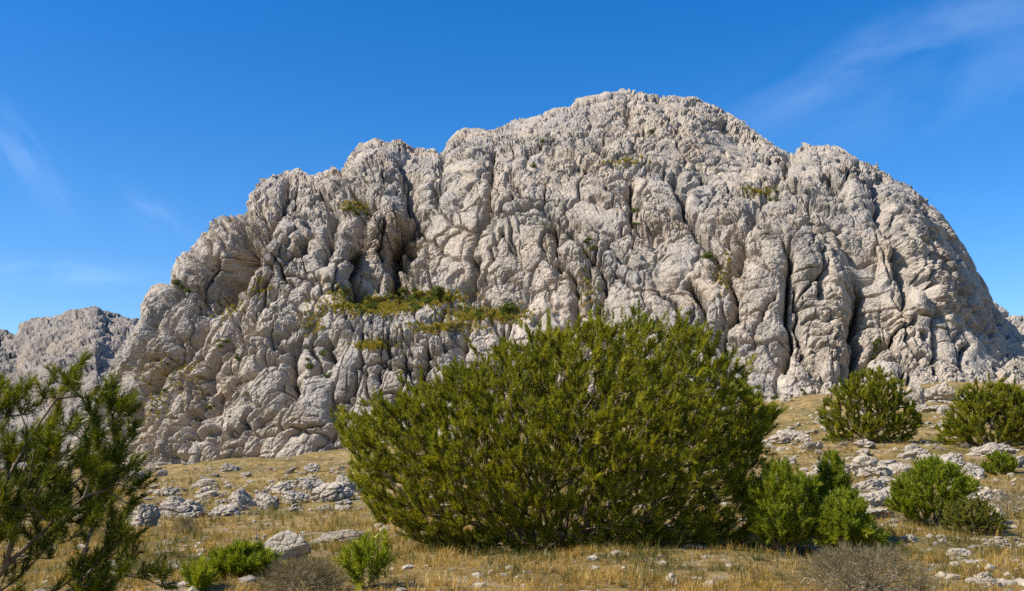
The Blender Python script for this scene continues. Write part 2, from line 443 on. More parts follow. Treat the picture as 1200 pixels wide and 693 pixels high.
# cracks and gullies of the face: (points in the photo, half width px, depth m)
GULLIES = [
    ([(276, 232), (279, 262), (278, 290), (272, 320), (260, 342), (240, 370), (225, 392), (205, 414), (186, 435), (165, 462), (150, 490)], 8, 5.0),
    ([(336, 205), (338, 232), (322, 250), (308, 264), (298, 285), (289, 305), (280, 322)], 6, 3.4),
    ([(475, 185), (480, 205), (484, 228), (484, 250), (472, 275), (466, 300), (463, 322), (468, 338)], 6.5, 3.4),
    ([(516, 172), (514, 200), (508, 230), (494, 252), (484, 268)], 4.5, 2.2),
    ([(579, 172), (573, 208), (571, 232), (565, 250), (558, 268), (552, 292), (549, 315), (546, 342)], 5, 3.2),
    ([(392, 336), (430, 346), (470, 341), (500, 340), (545, 353), (580, 356)], 6, 1.8), ([(352, 345), (385, 340), (400, 330)], 4, 1.2), ([(210, 330), (230, 333), (245, 345)], 4, 1.2),
    ([(400, 205), (410, 225), (425, 238), (440, 232)], 4, 1.5), ([(350, 205), (352, 225), (345, 240)], 4, 1.4), ([(366, 210), (374, 228), (390, 240)], 3.5, 1.3), ([(300, 222), (304, 245), (312, 258)], 3, 1.0),
    ([(262, 245), (258, 270), (250, 300), (246, 325)], 3.5, 1.5), ([(320, 300), (330, 315), (350, 322), (372, 330)], 3.5, 1.2), ([(745, 150), (770, 158), (795, 152)], 4, 1.2), ([(770, 110), (778, 128), (795, 145)], 3, 1.0),
    ([(825, 205), (850, 215), (870, 225), (895, 222)], 4, 1.3), ([(755, 190), (775, 196), (795, 205)], 3.5, 1.2), ([(960, 175), (962, 195), (975, 205)], 3, 1.0), ([(1010, 190), (990, 205), (965, 215), (945, 222)], 5, 1.6),
    ([(285, 352), (255, 385), (215, 430), (185, 470)], 4, 1.3), ([(330, 400), (290, 440), (255, 470)], 4, 1.3), ([(300, 470), (260, 510), (235, 550)], 4, 1.2), ([(215, 440), (185, 490), (175, 530)], 4, 1.2),
    ([(360, 430), (325, 475), (300, 500)], 3.5, 1.2), ([(240, 350), (200, 412), (160, 462), (130, 500)], 3, 1.0), ([(222, 290), (212, 325), (190, 350), (170, 378)], 3, 0.9),
    ([(388, 245), (386, 270), (382, 298)], 6, 2.4),
    ([(420, 240), (422, 275), (421, 305), (426, 332)], 8, 3.4),
    ([(360, 255), (368, 268), (356, 282), (346, 300)], 6, 2.0),
    ([(643, 246), (668, 266), (686, 290), (700, 308), (708, 325), (703, 350), (700, 370)], 4, 2.3),
    ([(648, 255), (649, 280), (646, 302)], 3.2, 1.8), ([(655, 303), (667, 314), (674, 340), (672, 362), (668, 395)], 5, 2.4),
    ([(598, 190), (600, 210), (607, 222)], 3.2, 1.5), ([(738, 110), (736, 132), (737, 150)], 3.5, 1.4),
    ([(700, 168), (712, 178), (730, 190), (738, 205), (736, 235), (740, 252), (754, 272)], 6, 2.6),
    ([(790, 200), (797, 225), (802, 245), (806, 258), (826, 285), (838, 300), (835, 318)], 5, 2.4),
    ([(884, 240), (880, 258), (870, 276), (858, 300), (855, 320), (861, 342), (863, 356), (856, 374), (849, 392), (845, 420)], 6, 3.4),
    ([(925, 290), (926, 325), (922, 362), (920, 400), (918, 428)], 6, 2.6), ([(936, 335), (938, 365), (933, 392), (942, 416), (960, 436)], 4, 1.8),
    ([(903, 345), (896, 365), (886, 385), (880, 410)], 3, 1.3), ([(966, 290), (967, 325), (965, 345)], 3.5, 1.6),
    ([(1003, 330), (1006, 370), (1005, 400), (1003, 428), (998, 446)], 6, 2.2), ([(1075, 372), (1048, 391), (1030, 404), (1012, 424), (1000, 445)], 4.5, 2.3),
    ([(1030, 205), (1038, 238), (1054, 262), (1062, 290), (1068, 322), (1066, 345)], 8, 2.8),
    ([(980, 215), (1000, 235), (1020, 240), (1038, 238)], 6, 2.0), ([(900, 225), (930, 232), (960, 240), (985, 262)], 5, 1.6),
    ([(885, 262), (900, 250), (930, 262)], 4, 1.4), ([(930, 175), (915, 200), (905, 215), (880, 225)], 6, 2.2),
    ([(845, 140), (870, 158), (905, 188), (925, 205)], 4, 0.8), ([(790, 152), (815, 147), (850, 146), (885, 160)], 4, 1.3),
    ([(1050, 395), (1056, 420), (1062, 445)], 3.5, 1.2), ([(1098, 380), (1100, 410), (1096, 440)], 4, 1.4), ([(1128, 385), (1132, 410), (1130, 430)], 3, 1.2),
    ([(1085, 235), (1100, 270), (1118, 300), (1140, 345)], 5, 1.3), ([(1075, 300), (1095, 340), (1110, 372)], 4, 1.2),
    ([(195, 324), (207, 342), (200, 355), (192, 368), (176, 392), (155, 420), (130, 450)], 6, 2.4), ([(243, 262), (236, 290), (238, 312)], 4, 1.5),
    ([(318, 344), (300, 362), (284, 385), (272, 402), (258, 420), (246, 440), (232, 470)], 7, 2.6), ([(350, 352), (352, 375), (335, 388), (320, 398)], 3.5, 1.3),
    ([(378, 355), (366, 378), (362, 400), (366, 425)], 4, 1.5), ([(340, 408), (343, 425), (338, 445), (337, 466)], 8, 3.2), ([(378, 395), (381, 412), (376, 432)], 8, 2.8),
    ([(252, 460), (247, 475), (240, 482)], 9, 2.6), ([(232, 470), (225, 500), (214, 530), (210, 552)], 5, 1.8), ([(330, 470), (300, 490), (285, 512), (273, 548)], 6, 2.0),
    ([(395, 470), (390, 490), (372, 515), (362, 540)], 7, 2.0), ([(290, 445), (270, 440), (262, 452)], 5, 1.5), ([(420, 420), (410, 455), (400, 480)], 3.5, 1.5),
    ([(455, 395), (452, 420), (447, 450)], 3.5, 1.6), ([(500, 390), (497, 420), (490, 445)], 3.5, 1.5), ([(430, 390), (450, 398), (500, 388), (540, 395)], 3, 1.0),
    ([(420, 425), (460, 430), (500, 425)], 3, 1.0), ([(545, 380), (543, 410), (530, 440)], 5, 1.8), ([(590, 385), (585, 420), (590, 450)], 4, 1.3),
    ([(770, 330), (790, 350), (800, 372), (790, 400)], 4, 1.6), ([(720, 320), (745, 332), (768, 330)], 3, 1.0), ([(810, 330), (825, 350), (820, 385), (825, 410)], 5, 2.0),
    ([(610, 240), (625, 236), (640, 248)], 5, 1.4), ([(690, 190), (660, 200), (630, 195)], 2.6, 0.8), ([(690, 150), (665, 158), (640, 172), (615, 176)], 3, 0.9),
    ([(585, 270), (575, 290), (566, 315), (562, 345)], 2.6, 1.0), ([(517, 300), (510, 318), (506, 330)], 2.6, 1.0), ([(500, 300), (520, 285), (535, 268)], 2.6, .8),
    ([(450, 250), (447, 275), (450, 305)], 3.2, 1.3), ([(458, 205), (440, 225), (432, 245)], 3, 1.1), ([(437, 245), (428, 262), (432, 290)], 3, 1.0)]

def seg_dist(px, py, pts):
    best = np.full(px.shape, 1e9, F32)
    for (x0, y0), (x1, y1) in zip(pts[:-1], pts[1:]):
        dx, dy = x1 - x0, y1 - y0
        t = np.clip(((px - x0) * dx + (py - y0) * dy) / (dx * dx + dy * dy), 0, 1)
        best = np.minimum(best, np.hypot(px - x0 - t * dx, py - y0 - t * dy))
    return best

def grid_normals(P):
    du = np.gradient(P, axis=0); dv = np.gradient(P, axis=1)
    n = np.cross(dv, du)
    n /= np.linalg.norm(n, axis=-1, keepdims=True) + 1e-9
    return n

def rock_relief(Q, px, amp_big, amp_mid, amp_small, shear, fis):
    """metres of relief of jointed, weathered limestone at the points Q"""
    w = np.stack([fbm(Q * 0.16, 3, 31), fbm(Q * 0.16, 3, 47), fbm(Q * 0.16, 3, 59)], 1)
    S = Q.copy()
    S[:, 0] -= shear * Q[:, 2]
    S1 = S / np.array([6.0, 7.5, 10.0], F32) + w * 0.4
    S2 = S / np.array([2.7, 3.4, 3.4], F32) + w * 0.45 + 3.1
    w2 = np.stack([fbm(Q * 0.8, 2, 131), fbm(Q * 0.8, 2, 147), fbm(Q * 0.8, 2, 159)], 1)
    S3 = S / np.array([1.2, 1.5, 1.35], F32) + w2 * 0.3 + 7.7
    S4 = S / np.array([0.55, 0.6, 0.5], F32) + w2 * 0.3 + 2.2
    gate = np.clip(0.55 + 2.2 * noise(Q * 0.35, 171), 0, 1.2)
    zone = np.clip(0.72 + 3.0 * noise(Q * 0.085, 173) + 0.8 * noise(Q * 0.2, 174), 0.12, 1.5)
    h = amp_big * (0.6 + 0.4 * zone) * 0.55 * blocks(S1, 3, 1.3, 0.5, 0.14, 4.6, 0.05)
    h += amp_mid * zone * 0.27 * blocks(S2, 11, 1.5, 0.6, 0.11, 5.5, 0.07, gate)
    h += amp_small * zone * 0.14 * blocks(S3, 17, 1.9, 0.6, 0.12, 2.6, 0.09, gate)
    h += amp_small * zone * 0.055 * blocks(S4, 23, 2.0, 0.6, 0.16, 1.8, 0.12, gate)
    # long fissures down the face and seams along the bedding
    for sc, seed, dep, cw in (((4.2, 6.0, 20.0), 29, 0.8, 0.035), ((13.0, 10.0, 3.4), 41, 0.85, 0.045)):
        G1, G2, _, _ = chunked(_worley, S / np.array(sc, F32) + w * 0.3, seed)
        gg = np.clip(0.05 + 2.8 * noise(Q * np.array([0.16, 0.16, 0.11], F32), seed + 1), 0, 1.2)
        h -= dep * fis * gg * np.exp(-((G2 - G1) / cw) ** 2)
    h += 0.7 * fbm(Q * 0.16, 4, 71, 0.42)
    h += 0.13 * fbm(Q * np.array([1.2, 1.2, 1.0], F32), 4, 83, 0.65, True)
    # ledges along the bedding
    t = S[:, 2] / 3.4 + 0.9 * fbm(Q * 0.12, 3, 95)
    h += 0.2 * amp_mid * np.clip((t % 1) * 1.25, 0, 1)
    # pockets
    pk = noise(Q * 0.9, 201)
    h -= 0.7 * amp_small * np.clip(pk - 0.36, 0, 1) * 3
    return h

def build_mountain():
    step = 0.95
    px = np.arange(44, 1410, step)
    cy_ = np.interp(px, CREST[:, 0], CREST[:, 1])
    by_ = np.interp(px, BASE[:, 0], BASE[:, 1])
    k = np.exp(-0.5 * (np.arange(-60, 61) / 20.0) ** 2); k /= k.sum()
    by_ = np.convolve(np.pad(by_, 60, mode='edge'), k, 'valid')
    by_ = np.maximum(by_, cy_ + 3)
    nv, nb = 470, 46
    t = np.linspace(0, 1, nv)
    PX = np.repeat(px[:, None], nv, 1)
    PY = by_[:, None] + (cy_ - by_)[:, None] * t[None]
    # depth on a coarse grid, then interpolated
    f = tps_fit(CTRL)
    gx, gy = np.arange(30, 1431, 7.0), np.arange(80, 621, 7.0)
    GX, GY = np.meshgrid(gx, gy, indexing='ij')
    GD = f(GX, GY)
    a = np.clip((PX - gx[0]) / 7, 0, len(gx) - 1.001); b = np.clip((PY - gy[0]) / 7, 0, len(gy) - 1.001)
    i, j = a.astype(int), b.astype(int); u, v = a - i, b - j
    D = (GD[i, j] * (1 - u) + GD[i + 1, j] * u) * (1 - v) + (GD[i, j + 1] * (1 - u) + GD[i + 1, j + 1] * u) * v
    D += 9.0 * np.clip((t[None] - 0.9) / 0.1, 0, 1) ** 2.5          # the brow rounds away
    rx, rz = ray(PX, PY)
    P = np.stack([rx * D, D, CAMZ + rz * D], -1)
    # foot below the ground
    foot = P[:, :1].copy(); foot[..., 2] -= 5.0; foot[..., 1] -= 2
    # far side: over the brow, then down behind
    s = (np.arange(1, nb + 1) / nb)[None, :, None]
    c = P[:, -1:, :]
    back = np.repeat(c, nb, 1)
    rxc = (c[..., 0] / c[..., 1])
    dy = 70 * s[..., 0] ** 1.4
    back[..., 1] += dy
    back[..., 0] += (rxc * dy) * 0.6
    hgt = np.maximum(c[..., 2] - 1.0, 0)
    back[..., 2] -= (hgt + 4) * (s[..., 0] ** 1.9)
    full = np.concatenate([foot, P, back], 1)
    Nn = grid_normals(full)
    kk = np.exp(-0.5 * (np.arange(-24, 25) / 8.0) ** 2); kk /= kk.sum()
    for ax in (0, 1):
        Nn = np.apply_along_axis(lambda q: np.convolve(np.pad(q, 24, mode='edge'), kk, 'valid'), ax, Nn)
    Nn /= np.linalg.norm(Nn, axis=-1, keepdims=True) + 1e-9
    if Nn[:, 200, 1].mean() > 0: Nn = -Nn
    n, m = full.shape[:2]
    PXf = np.repeat(px[:, None], m, 1)
    PYf = np.concatenate([PY[:, :1] + 20, PY, PY[:, -1:] - 1.5 * np.arange(1, nb + 1)[None]], 1)
    Q = full.reshape(-1, 3).astype(F32); x = PXf.ravel().astype(F32); y = PYf.ravel().astype(F32)
    print('mountain base', len(Q), time.time() - T0)
    wob = np.stack([fbm(Q * 0.3, 4, 301), fbm(Q * 0.3, 4, 331)], 1)
    xw, yw = x + wob[:, 0] * 11, y + wob[:, 1] * 11
    g = np.zeros(len(Q), F32)
    var = np.clip(1.0 + 0.9 * fbm(Q * 0.15, 2, 351), 0.4, 1.6)
    fine = np.stack([fbm(Q * 1.2, 2, 371), fbm(Q * 1.2, 2, 381)], 1) * 1.6
    for pts, w, dep in GULLIES:
        xs = [p[0] for p in pts]; ys = [p[1] for p in pts]
        sel = np.where((x > min(xs) - 6 * w) & (x < max(xs) + 6 * w) & (y > min(ys) - 6 * w) & (y < max(ys) + 6 * w))[0]
        d = seg_dist(xw[sel] + fine[sel, 0], yw[sel] + fine[sel, 1], pts)
        dd = d / (w * var[sel])
        loc = 1.6 - 0.65 * np.clip((430 - x[sel]) / 60, 0, 1) * np.clip((y[sel] - 310) / 50, 0, 1)
        if w > 6.2:
            g[sel] -= loc * dep * (0.62 * np.exp(-(dd * 1.1) ** 1.15) + 0.26 * np.exp(-(dd / 2.2) ** 1.4) + 0.85 * np.exp(-(dd / 0.36) ** 2))
        else:
            g[sel] -= loc * dep * (0.55 * np.exp(-(dd * 1.5) ** 1.1) + 0.16 * np.exp(-(dd / 2.2) ** 1.4) + 1.0 * np.exp(-(dd / 0.38) ** 2))
    # how broken the rock is: smooth slabs in the middle and right, blocky on the crest and lower left
    def bump_at(cx, cy, sx, sy): return np.exp(-((x - cx) / sx) ** 2 - ((y - cy) / sy) ** 2)
    slab = np.clip(bump_at(615, 315, 55, 70) + bump_at(790, 330, 70, 50) + bump_at(1020, 330, 45, 80) + 0.9 * bump_at(900, 370, 60, 90) + 0.8 * bump_at(850, 175, 60, 25) + 0.7 * bump_at(710, 135, 40, 30) + 0.9 * bump_at(195, 465, 26, 30) + 0.9 * bump_at(340, 352, 40, 13) + 0.8 * bump_at(255, 375, 22, 22) + 0.8 * bump_at(345, 520, 30, 22) + 0.8 * bump_at(225, 540, 25, 14) + 0.7 * bump_at(660, 210, 50, 25) + 0.7 * bump_at(520, 300, 22, 40), 0, 1)
    blocky = np.clip(bump_at(280, 460, 170, 100) + bump_at(460, 420, 130, 60) + 0.6 * bump_at(350, 230, 120, 50), 0, 1)
    shear = np.interp(x, [100, 200, 350, 520], [0.85, 0.8, 0.5, 0.05]).astype(F32) * np.clip((y - 200) / 120, 0.3, 1)
    ab = (0.58 + 0.2 * blocky) * (1 - 0.6 * slab); am = (0.5 + 0.35 * blocky) * (1 - 0.75 * slab); asm = (0.8 - 0.15 * blocky) * (1 - 0.6 * slab); fis = 1 - 0.65 * blocky - 0.3 * slab
    h = rock_relief(Q, x, ab, am, asm, shear, fis)
    # concave slab on the right-hand wall, bulging ribs beside it
    h -= 1.6 * bump_at(1025, 320, 30, 75)
    h += 1.2 * bump_at(980, 370, 16, 70) + 1.3 * bump_at(895, 310, 26, 80)
    h -= 0.5
    disp = (h + g)
    disp = disp * np.where(y < cy_.repeat(m) + 14, 0.75, 1.0)
    out = Q + Nn.reshape(-1, 3).astype(F32) * disp[:, None]
    idx = np.arange(n * m).reshape(n, m)
    q = np.stack([idx[:-1, :-1], idx[1:, :-1], idx[1:, 1:], idx[:-1, 1:]], -1).reshape(-1, 4)
    o = link('mountain', mesh_np('mountain', out, q, False), M_CLIFF)
    tag(o, 'huge pale limestone dome with cracked and fluted cliff faces', 'mountain', kind='structure')
    return out.reshape(n, m, 3)[:, 1:nv + 1]
MTN = build_mountain()
print('mountain', time.time() - T0)
MPX, MPY = project(MTN.astype(float))

def on_mountain(px, py, r=4.0):
    """the front-most point of the rock face near a photo point"""
    i0 = int((px - 44) / 0.95)
    i0, i1 = max(0, i0 - 30), min(len(MPX), i0 + 31)
    k = np.where((np.abs(MPX[i0:i1] - px) < r) & (np.abs(MPY[i0:i1] - py) < r))
    if not len(k[0]): return None
    pts = MTN[i0:i1][k]
    return pts[np.argsort(pts[:, 1])[len(pts) // 5]].astype(float)

def build_ridge(name, crest, base_y, Dc, Df, label, mat, seed, blocky=1.0):
    crest = np.array(crest, float)
    px = np.arange(crest[0, 0], crest[-1, 0], 1.1)
    cy_ = np.interp(px, crest[:, 0], crest[:, 1])
    nv, nb = 170, 24
    t = np.linspace(0, 1, nv)
    PX = np.repeat(px[:, None], nv, 1)
    PY = base_y + (cy_ - base_y)[:, None] * t[None]
    D = Df + (Dc - Df) * (0.75 * t ** 1.2 + 0.25 * t ** 6)[None] + 0 * PX
    rx, rz = ray(PX, PY)
    P = np.stack([rx * D, D, CAMZ + rz * D], -1)
    s = (np.arange(1, nb + 1) / nb)[None]
    back = np.repeat(P[:, -1:], nb, 1)
    back[..., 1] += 60 * s; back[..., 2] -= (P[:, -1:, 2] + 5) * s ** 1.8
    full = np.concatenate([P, back], 1)
    Nn = grid_normals(full)
    if Nn[:, 50, 1].mean() > 0: Nn = -Nn
    n, m = full.shape[:2]
    Q = full.reshape(-1, 3).astype(F32)
    S = Q.copy()
    h = 4.0 * fbm(Q * 0.03, 3, seed) + 2.6 * blocky * blocks(S / np.array([11, 12, 9], F32) + 0.5 * fbm(Q * 0.05, 2, seed + 1)[:, None], seed, 0.6, 0.35, 0.4) \
        + 1.2 * blocky * blocks(S / np.array([4.2, 5, 3.6], F32) + 0.4 * fbm(Q * 0.2, 2, seed + 2)[:, None], seed + 3, 0.8, 0.3, 0.3) + 0.4 * blocky * blocks(S / 1.7, seed + 5, 0.8, 0.4, 0.3) + 0.35 * fbm(Q * 0.5, 4, seed + 9)
    h -= 2.0
    out = Q + Nn.reshape(-1, 3).astype(F32) * h[:, None]
    idx = np.arange(n * m).reshape(n, m)
    q = np.stack([idx[:-1, :-1], idx[1:, :-1], idx[1:, 1:], idx[:-1, 1:]], -1).reshape(-1, 4)
    o = link(name, mesh_np(name, out, q, False), mat)
    tag(o, label, 'hill', kind='structure')
build_ridge('hill', [(-420, 430), (-250, 400), (-120, 380), (-40, 378), (0, 384), (18, 391), (28, 379), (60, 371), (90, 365), (112, 359), (130, 370), (155, 374), (175, 382), (230, 400), (300, 430)], 556, 300, 165,
            'grey rocky ridge behind the left flank of the dome', M_HILL, 401, 0.55)
build_ridge('hill', [(1090, 398), (1130, 372), (1160, 364), (1180, 367), (1200, 373), (1230, 371), (1300, 360), (1450, 370)], 470, 250, 185,
            'sunlit pale rocky slope behind the right end of the dome', M_CLIFF, 477, 0.8)
print('ridges', time.time() - T0)

# ------------------------------------------------------------------ pines and shrubs
def sprig_templates(rng, n_needles, L, nl, w, count=6, spread=(62, 18), stem_up=True):
    """bottle-brush shoots of needles along +Z; each needle one thin leaf-shaped triangle"""
    out = []
    for _ in range(count):
        t = (np.arange(n_needles) + rng.random(n_needles)) / n_needles
        az = np.arange(n_needles) * 2.39996 + rng.normal(0, .4, n_needles)
        el = np.radians(spread[0] + (spread[1] - spread[0]) * t ** 1.3 + rng.normal(0, 9, n_needles))
        ln = nl * rng.uniform(0.75, 1.15, n_needles) * (1 - 0.2 * (1 - t))
        d = np.stack([np.sin(el) * np.cos(az), np.sin(el) * np.sin(az), np.cos(el)], 1)
        p0 = np.stack([0 * t, 0 * t, L * t], 1)
        side = np.cross(d, rng.normal(0, 1, (n_needles, 3))); side /= np.linalg.norm(side, axis=1, keepdims=True)
        tri = np.stack([p0 - side * w * .5, p0 + side * w * .5, p0 + d * ln[:, None]], 1)
        out.append(tri.reshape(-1, 3))
    return np.array(out, F32)

def frames(dirs, rng):
    z = dirs / (np.linalg.norm(dirs, axis=1, keepdims=True) + 1e-9)
    a = rng.normal(0, 1, z.shape)
    x = np.cross(a, z); x /= np.linalg.norm(x, axis=1, keepdims=True) + 1e-9
    y = np.cross(z, x)
    return np.stack([x, y, z], 2).astype(F32)

def scatter_templates(T, pos, dirs, scales, rng, tints):
    k = rng.integers(0, len(T), len(pos))
    Fm = frames(dirs, rng)
    V = np.einsum('nij,nvj->nvi', Fm, T[k] * scales[:, None, None].astype(F32)) + pos[:, None, :].astype(F32)
    nv = T.shape[1]
    V = V.reshape(-1, 3)
    return V, np.arange(len(V)).reshape(-1, 3), np.repeat(tints, nv)

def tubes(P, parent, rad, sides=5):
    e = np.where(parent >= 0)[0]
    a, b = P[parent[e]], P[e]
    d = b - a
    L = np.linalg.norm(d, axis=1, keepdims=True) + 1e-9
    z = d / L
    ref = np.where(np.abs(z[:, 2:3]) > 0.9, np.array([[1., 0, 0]]), np.array([[0, 0, 1.]]))
    x = np.cross(ref, z); x /= np.linalg.norm(x, axis=1, keepdims=True); y = np.cross(z, x)
    th = np.arange(sides) * 2 * math.pi / sides
    ring = x[:, None] * np.cos(th)[None, :, None] + y[:, None] * np.sin(th)[None, :, None]
    r0 = np.minimum(rad[parent[e]], rad[e] * 1.6); r1 = rad[e]
    V = np.concatenate([(a - z * r0[:, None] * 0.3)[:, None] + ring * r0[:, None, None], b[:, None] + ring * r1[:, None, None]], 1)
    base = (np.arange(len(e)) * 2 * sides)[:, None]
    k = np.arange(sides); k2 = (k + 1) % sides
    q = np.stack([base + k, base + k2, base + sides + k2, base + sides + k], -1).reshape(-1, 4)
    return V.reshape(-1, 3), q

def grow(base, targets, bf, guides=None):
    """branching skeleton: every target joins the tree where the way back to the root is shortest"""
    G = [np.asarray(base, float)[None]]
    gpar = [np.array([-1])]
    cnt = 1
    if guides:
        for g in guides:
            g = np.asarray(g, float)
            gpar.append(np.concatenate([[0], np.arange(cnt, cnt + len(g) - 1)]))
            G.append(g); cnt += len(g)
    G = np.concatenate(G); gp = np.concatenate(gpar)
    P = np.concatenate([G, targets]); n0, n = len(G), len(P)
    parent = np.full(n, -1); parent[:n0] = gp
    path = np.zeros(n)
    for i in range(1, n0): path[i] = path[gp[i]] + np.linalg.norm(G[i] - G[gp[i]])
    cost = np.full(n, 1e9); best = np.zeros(n, int)
    done = np.zeros(n, bool)
    def relax(i):
        d = np.linalg.norm(P - P[i], axis=1)
        c = d + bf * (path[i] + 0)
        up = (c < cost) & ~done
        cost[up] = c[up]; best[up] = i
    order = list(range(n0))
    for i in range(n0):
        done[i] = True; relax(i)
    for _ in range(n - n0):
        cc = np.where(done, 1e9, cost)
        i = int(np.argmin(cc)); done[i] = True
        parent[i] = best[i]
        path[i] = path[best[i]] + np.linalg.norm(P[i] - P[best[i]])
        relax(i); order.append(i)
    return P, parent, order, n0

def polygon_sampler(poly, rng):
    poly = np.asarray(poly, float)
    def inside(x, z):
        c = np.zeros(len(x), bool)
        x0, z0 = poly[:, 0], poly[:, 1]; x1, z1 = np.roll(x0, -1), np.roll(z0, -1)
        for a, b, c_, d in zip(x0, z0, x1, z1):
            cr = ((b > z) != (d > z)) & (x < (c_ - a) * (z - b) / (d - b + 1e-12) + a)
            c ^= cr
        return c
    def edge(x, z):
        pts = [tuple(p) for p in poly] + [tuple(poly[0])]
        return seg_dist(x, z, pts)
    return inside, edge

def crown_points(poly, n, depth, rng, surf=0.5, clump=1.3, gap=0.0, seed=1):
    """points filling a crown whose front outline is poly (x, z in metres round the tree's base), `depth` metres thick to each side"""
    inside, edge = polygon_sampler(poly, rng)
    poly = np.asarray(poly); lo, hi = poly.min(0), poly.max(0)
    R_ = 0.5 * min(hi[0] - lo[0], (hi[1] - lo[1]) * 1.6)
    out = []
    while sum(map(len, out)) < n:
        m = n * 3
        x = rng.uniform(lo[0], hi[0], m); z = rng.uniform(lo[1], hi[1], m)
        k = inside(x, z); x, z = x[k], z[k]
        t = np.clip(edge(x, z) / R_, 0, 1)
        half = depth * np.sqrt(1 - (1 - t) ** 2)
        u = rng.uniform(-1, 1, len(x))
        u = np.sign(u) * np.abs(u) ** (1 - 0.55 * surf)
        y = u * half
        keep = rng.random(len(x)) < (0.25 + 0.75 * half / depth) ** 0.7
        Pp = np.stack([x, y, z], 1)
        if gap > 0:
            nz = noise(Pp * clump, seed)
            keep &= nz > -0.35 + gap * 0.5 - 0.1
        out.append(Pp[keep])
    return np.concatenate(out)[:n]

def pine(name, base, poly, n_nodes, depth, label, cat, mat, rng_seed, shoots=3, L=0.16, nl=0.055, w=0.005, needles=42, r_leaf=0.0035, bf=0.45,
         up=0.55, gap=0.3, clump=1.3, surf=0.5, group=None, guides=None, spread=(62, 18), tint_mu=0.5, bark=None, thick=2.6, out_w=0.35, size_sd=0.18, tmin=0.35, wisps=0.0):
    rng = np.random.default_rng(rng_seed)
    root = tag(link(name, None, loc=tuple(base)), label, cat, group)
    tg = crown_points(poly, n_nodes, depth, rng, surf, clump, gap, rng_seed)
    if wisps:      # single shoots standing out beyond the crown
        pc = np.asarray(poly); c0 = np.array([pc[:, 0].mean(), 0, pc[:, 1].mean() * .6])
        k = rng.random(len(tg)) < wisps
        v = tg[k] - c0; v /= np.linalg.norm(v, axis=1, keepdims=True) + 1e-9
        tg[k] += (v * .6 + np.array([0, 0, .5])) * (0.03 + 0.28 * rng.random((k.sum(), 1)) ** 1.6) * (pc[:, 1].max() / 2.9)
    P, par, order, n0 = grow((0, 0, -0.05), tg, bf, guides)
    n = len(P)
    ch = np.bincount(par[par >= 0], minlength=n)
    for _ in range(2):       # straighten the zigzag of the limbs
        s = np.zeros((n, 3)); np.add.at(s, par[par >= 0], P[par >= 0])
        inner = (ch > 0) & (par >= 0)
        P[inner] = 0.5 * P[inner] + 0.25 * P[par[inner]] + 0.25 * (s[inner] / ch[inner, None])
    ex = 2.4
    acc = np.zeros(n)
    rad = np.zeros(n)
    for i in reversed(order):
        rad[i] = max(acc[i], r_leaf ** ex) ** (1 / ex)
        if par[i] >= 0: acc[par[i]] += rad[i] ** ex
    V, q = tubes(P, par, rad)
    link('trunk', mesh_np('trunk', V, q, True), bark or M_BARK, root)
    e = np.where((par >= 0) & (rad < r_leaf * thick) & (np.arange(n) >= n0))[0]
    pos, dirs = [], []
    cen = np.array([0, 0, 0.0])
    for k in range(shoots):
        t = rng.uniform(tmin, 1.0, len(e)) if k else np.ones(len(e))
        p = P[par[e]] * (1 - t[:, None]) + P[e] * t[:, None]
        ed = P[e] - P[par[e]]; ed /= np.linalg.norm(ed, axis=1, keepdims=True) + 1e-9
        outw = p - cen; outw /= np.linalg.norm(outw, axis=1, keepdims=True) + 1e-9
        pos.append(p)
        dirs.append(0.45 * ed + out_w * outw + np.array([0, 0, up]) + rng.normal(0, 0.32, (len(e), 3)))
    pos, dirs = np.concatenate(pos), np.concatenate(dirs)
    T = sprig_templates(rng, needles, L, nl, w, spread=spread)
    sc = np.clip(rng.normal(1, size_sd, len(pos)), 0.5, 1.6)
    tint = np.clip(rng.normal(tint_mu, 0.17, len(pos)), 0.02, 0.98)
    V, f, tn = scatter_templates(T, pos, dirs, sc, rng, tint)
    link('crown', mesh_np('crown', V, f, False, {'tint': tn}), mat, root)
    return root

def outline(pts, base_px, base, D=None):
    """photo outline -> metres round the plant's foot, at the plant's own distance"""
    pts = np.array(pts, float)
    rx, rz = ray(pts[:, 0], pts[:, 1])
    Y = D or base[1]
    return np.stack([rx * Y - base[0], CAMZ + rz * Y - base[2]], 1)

def blob(cx, top, w, bottom, skew=0.0, n=14):
    """simple domed outline of a bush in photo pixels"""
    a = np.linspace(0, math.pi, n)
    h = bottom - top
    o = [(cx + 0.5 * w * math.cos(t) + skew * math.sin(t), bottom - h * (0.22 + 0.78 * math.sin(t) ** 0.85)) for t in a]
    return o + [(cx - 0.36 * w, bottom), (cx + 0.36 * w, bottom)]

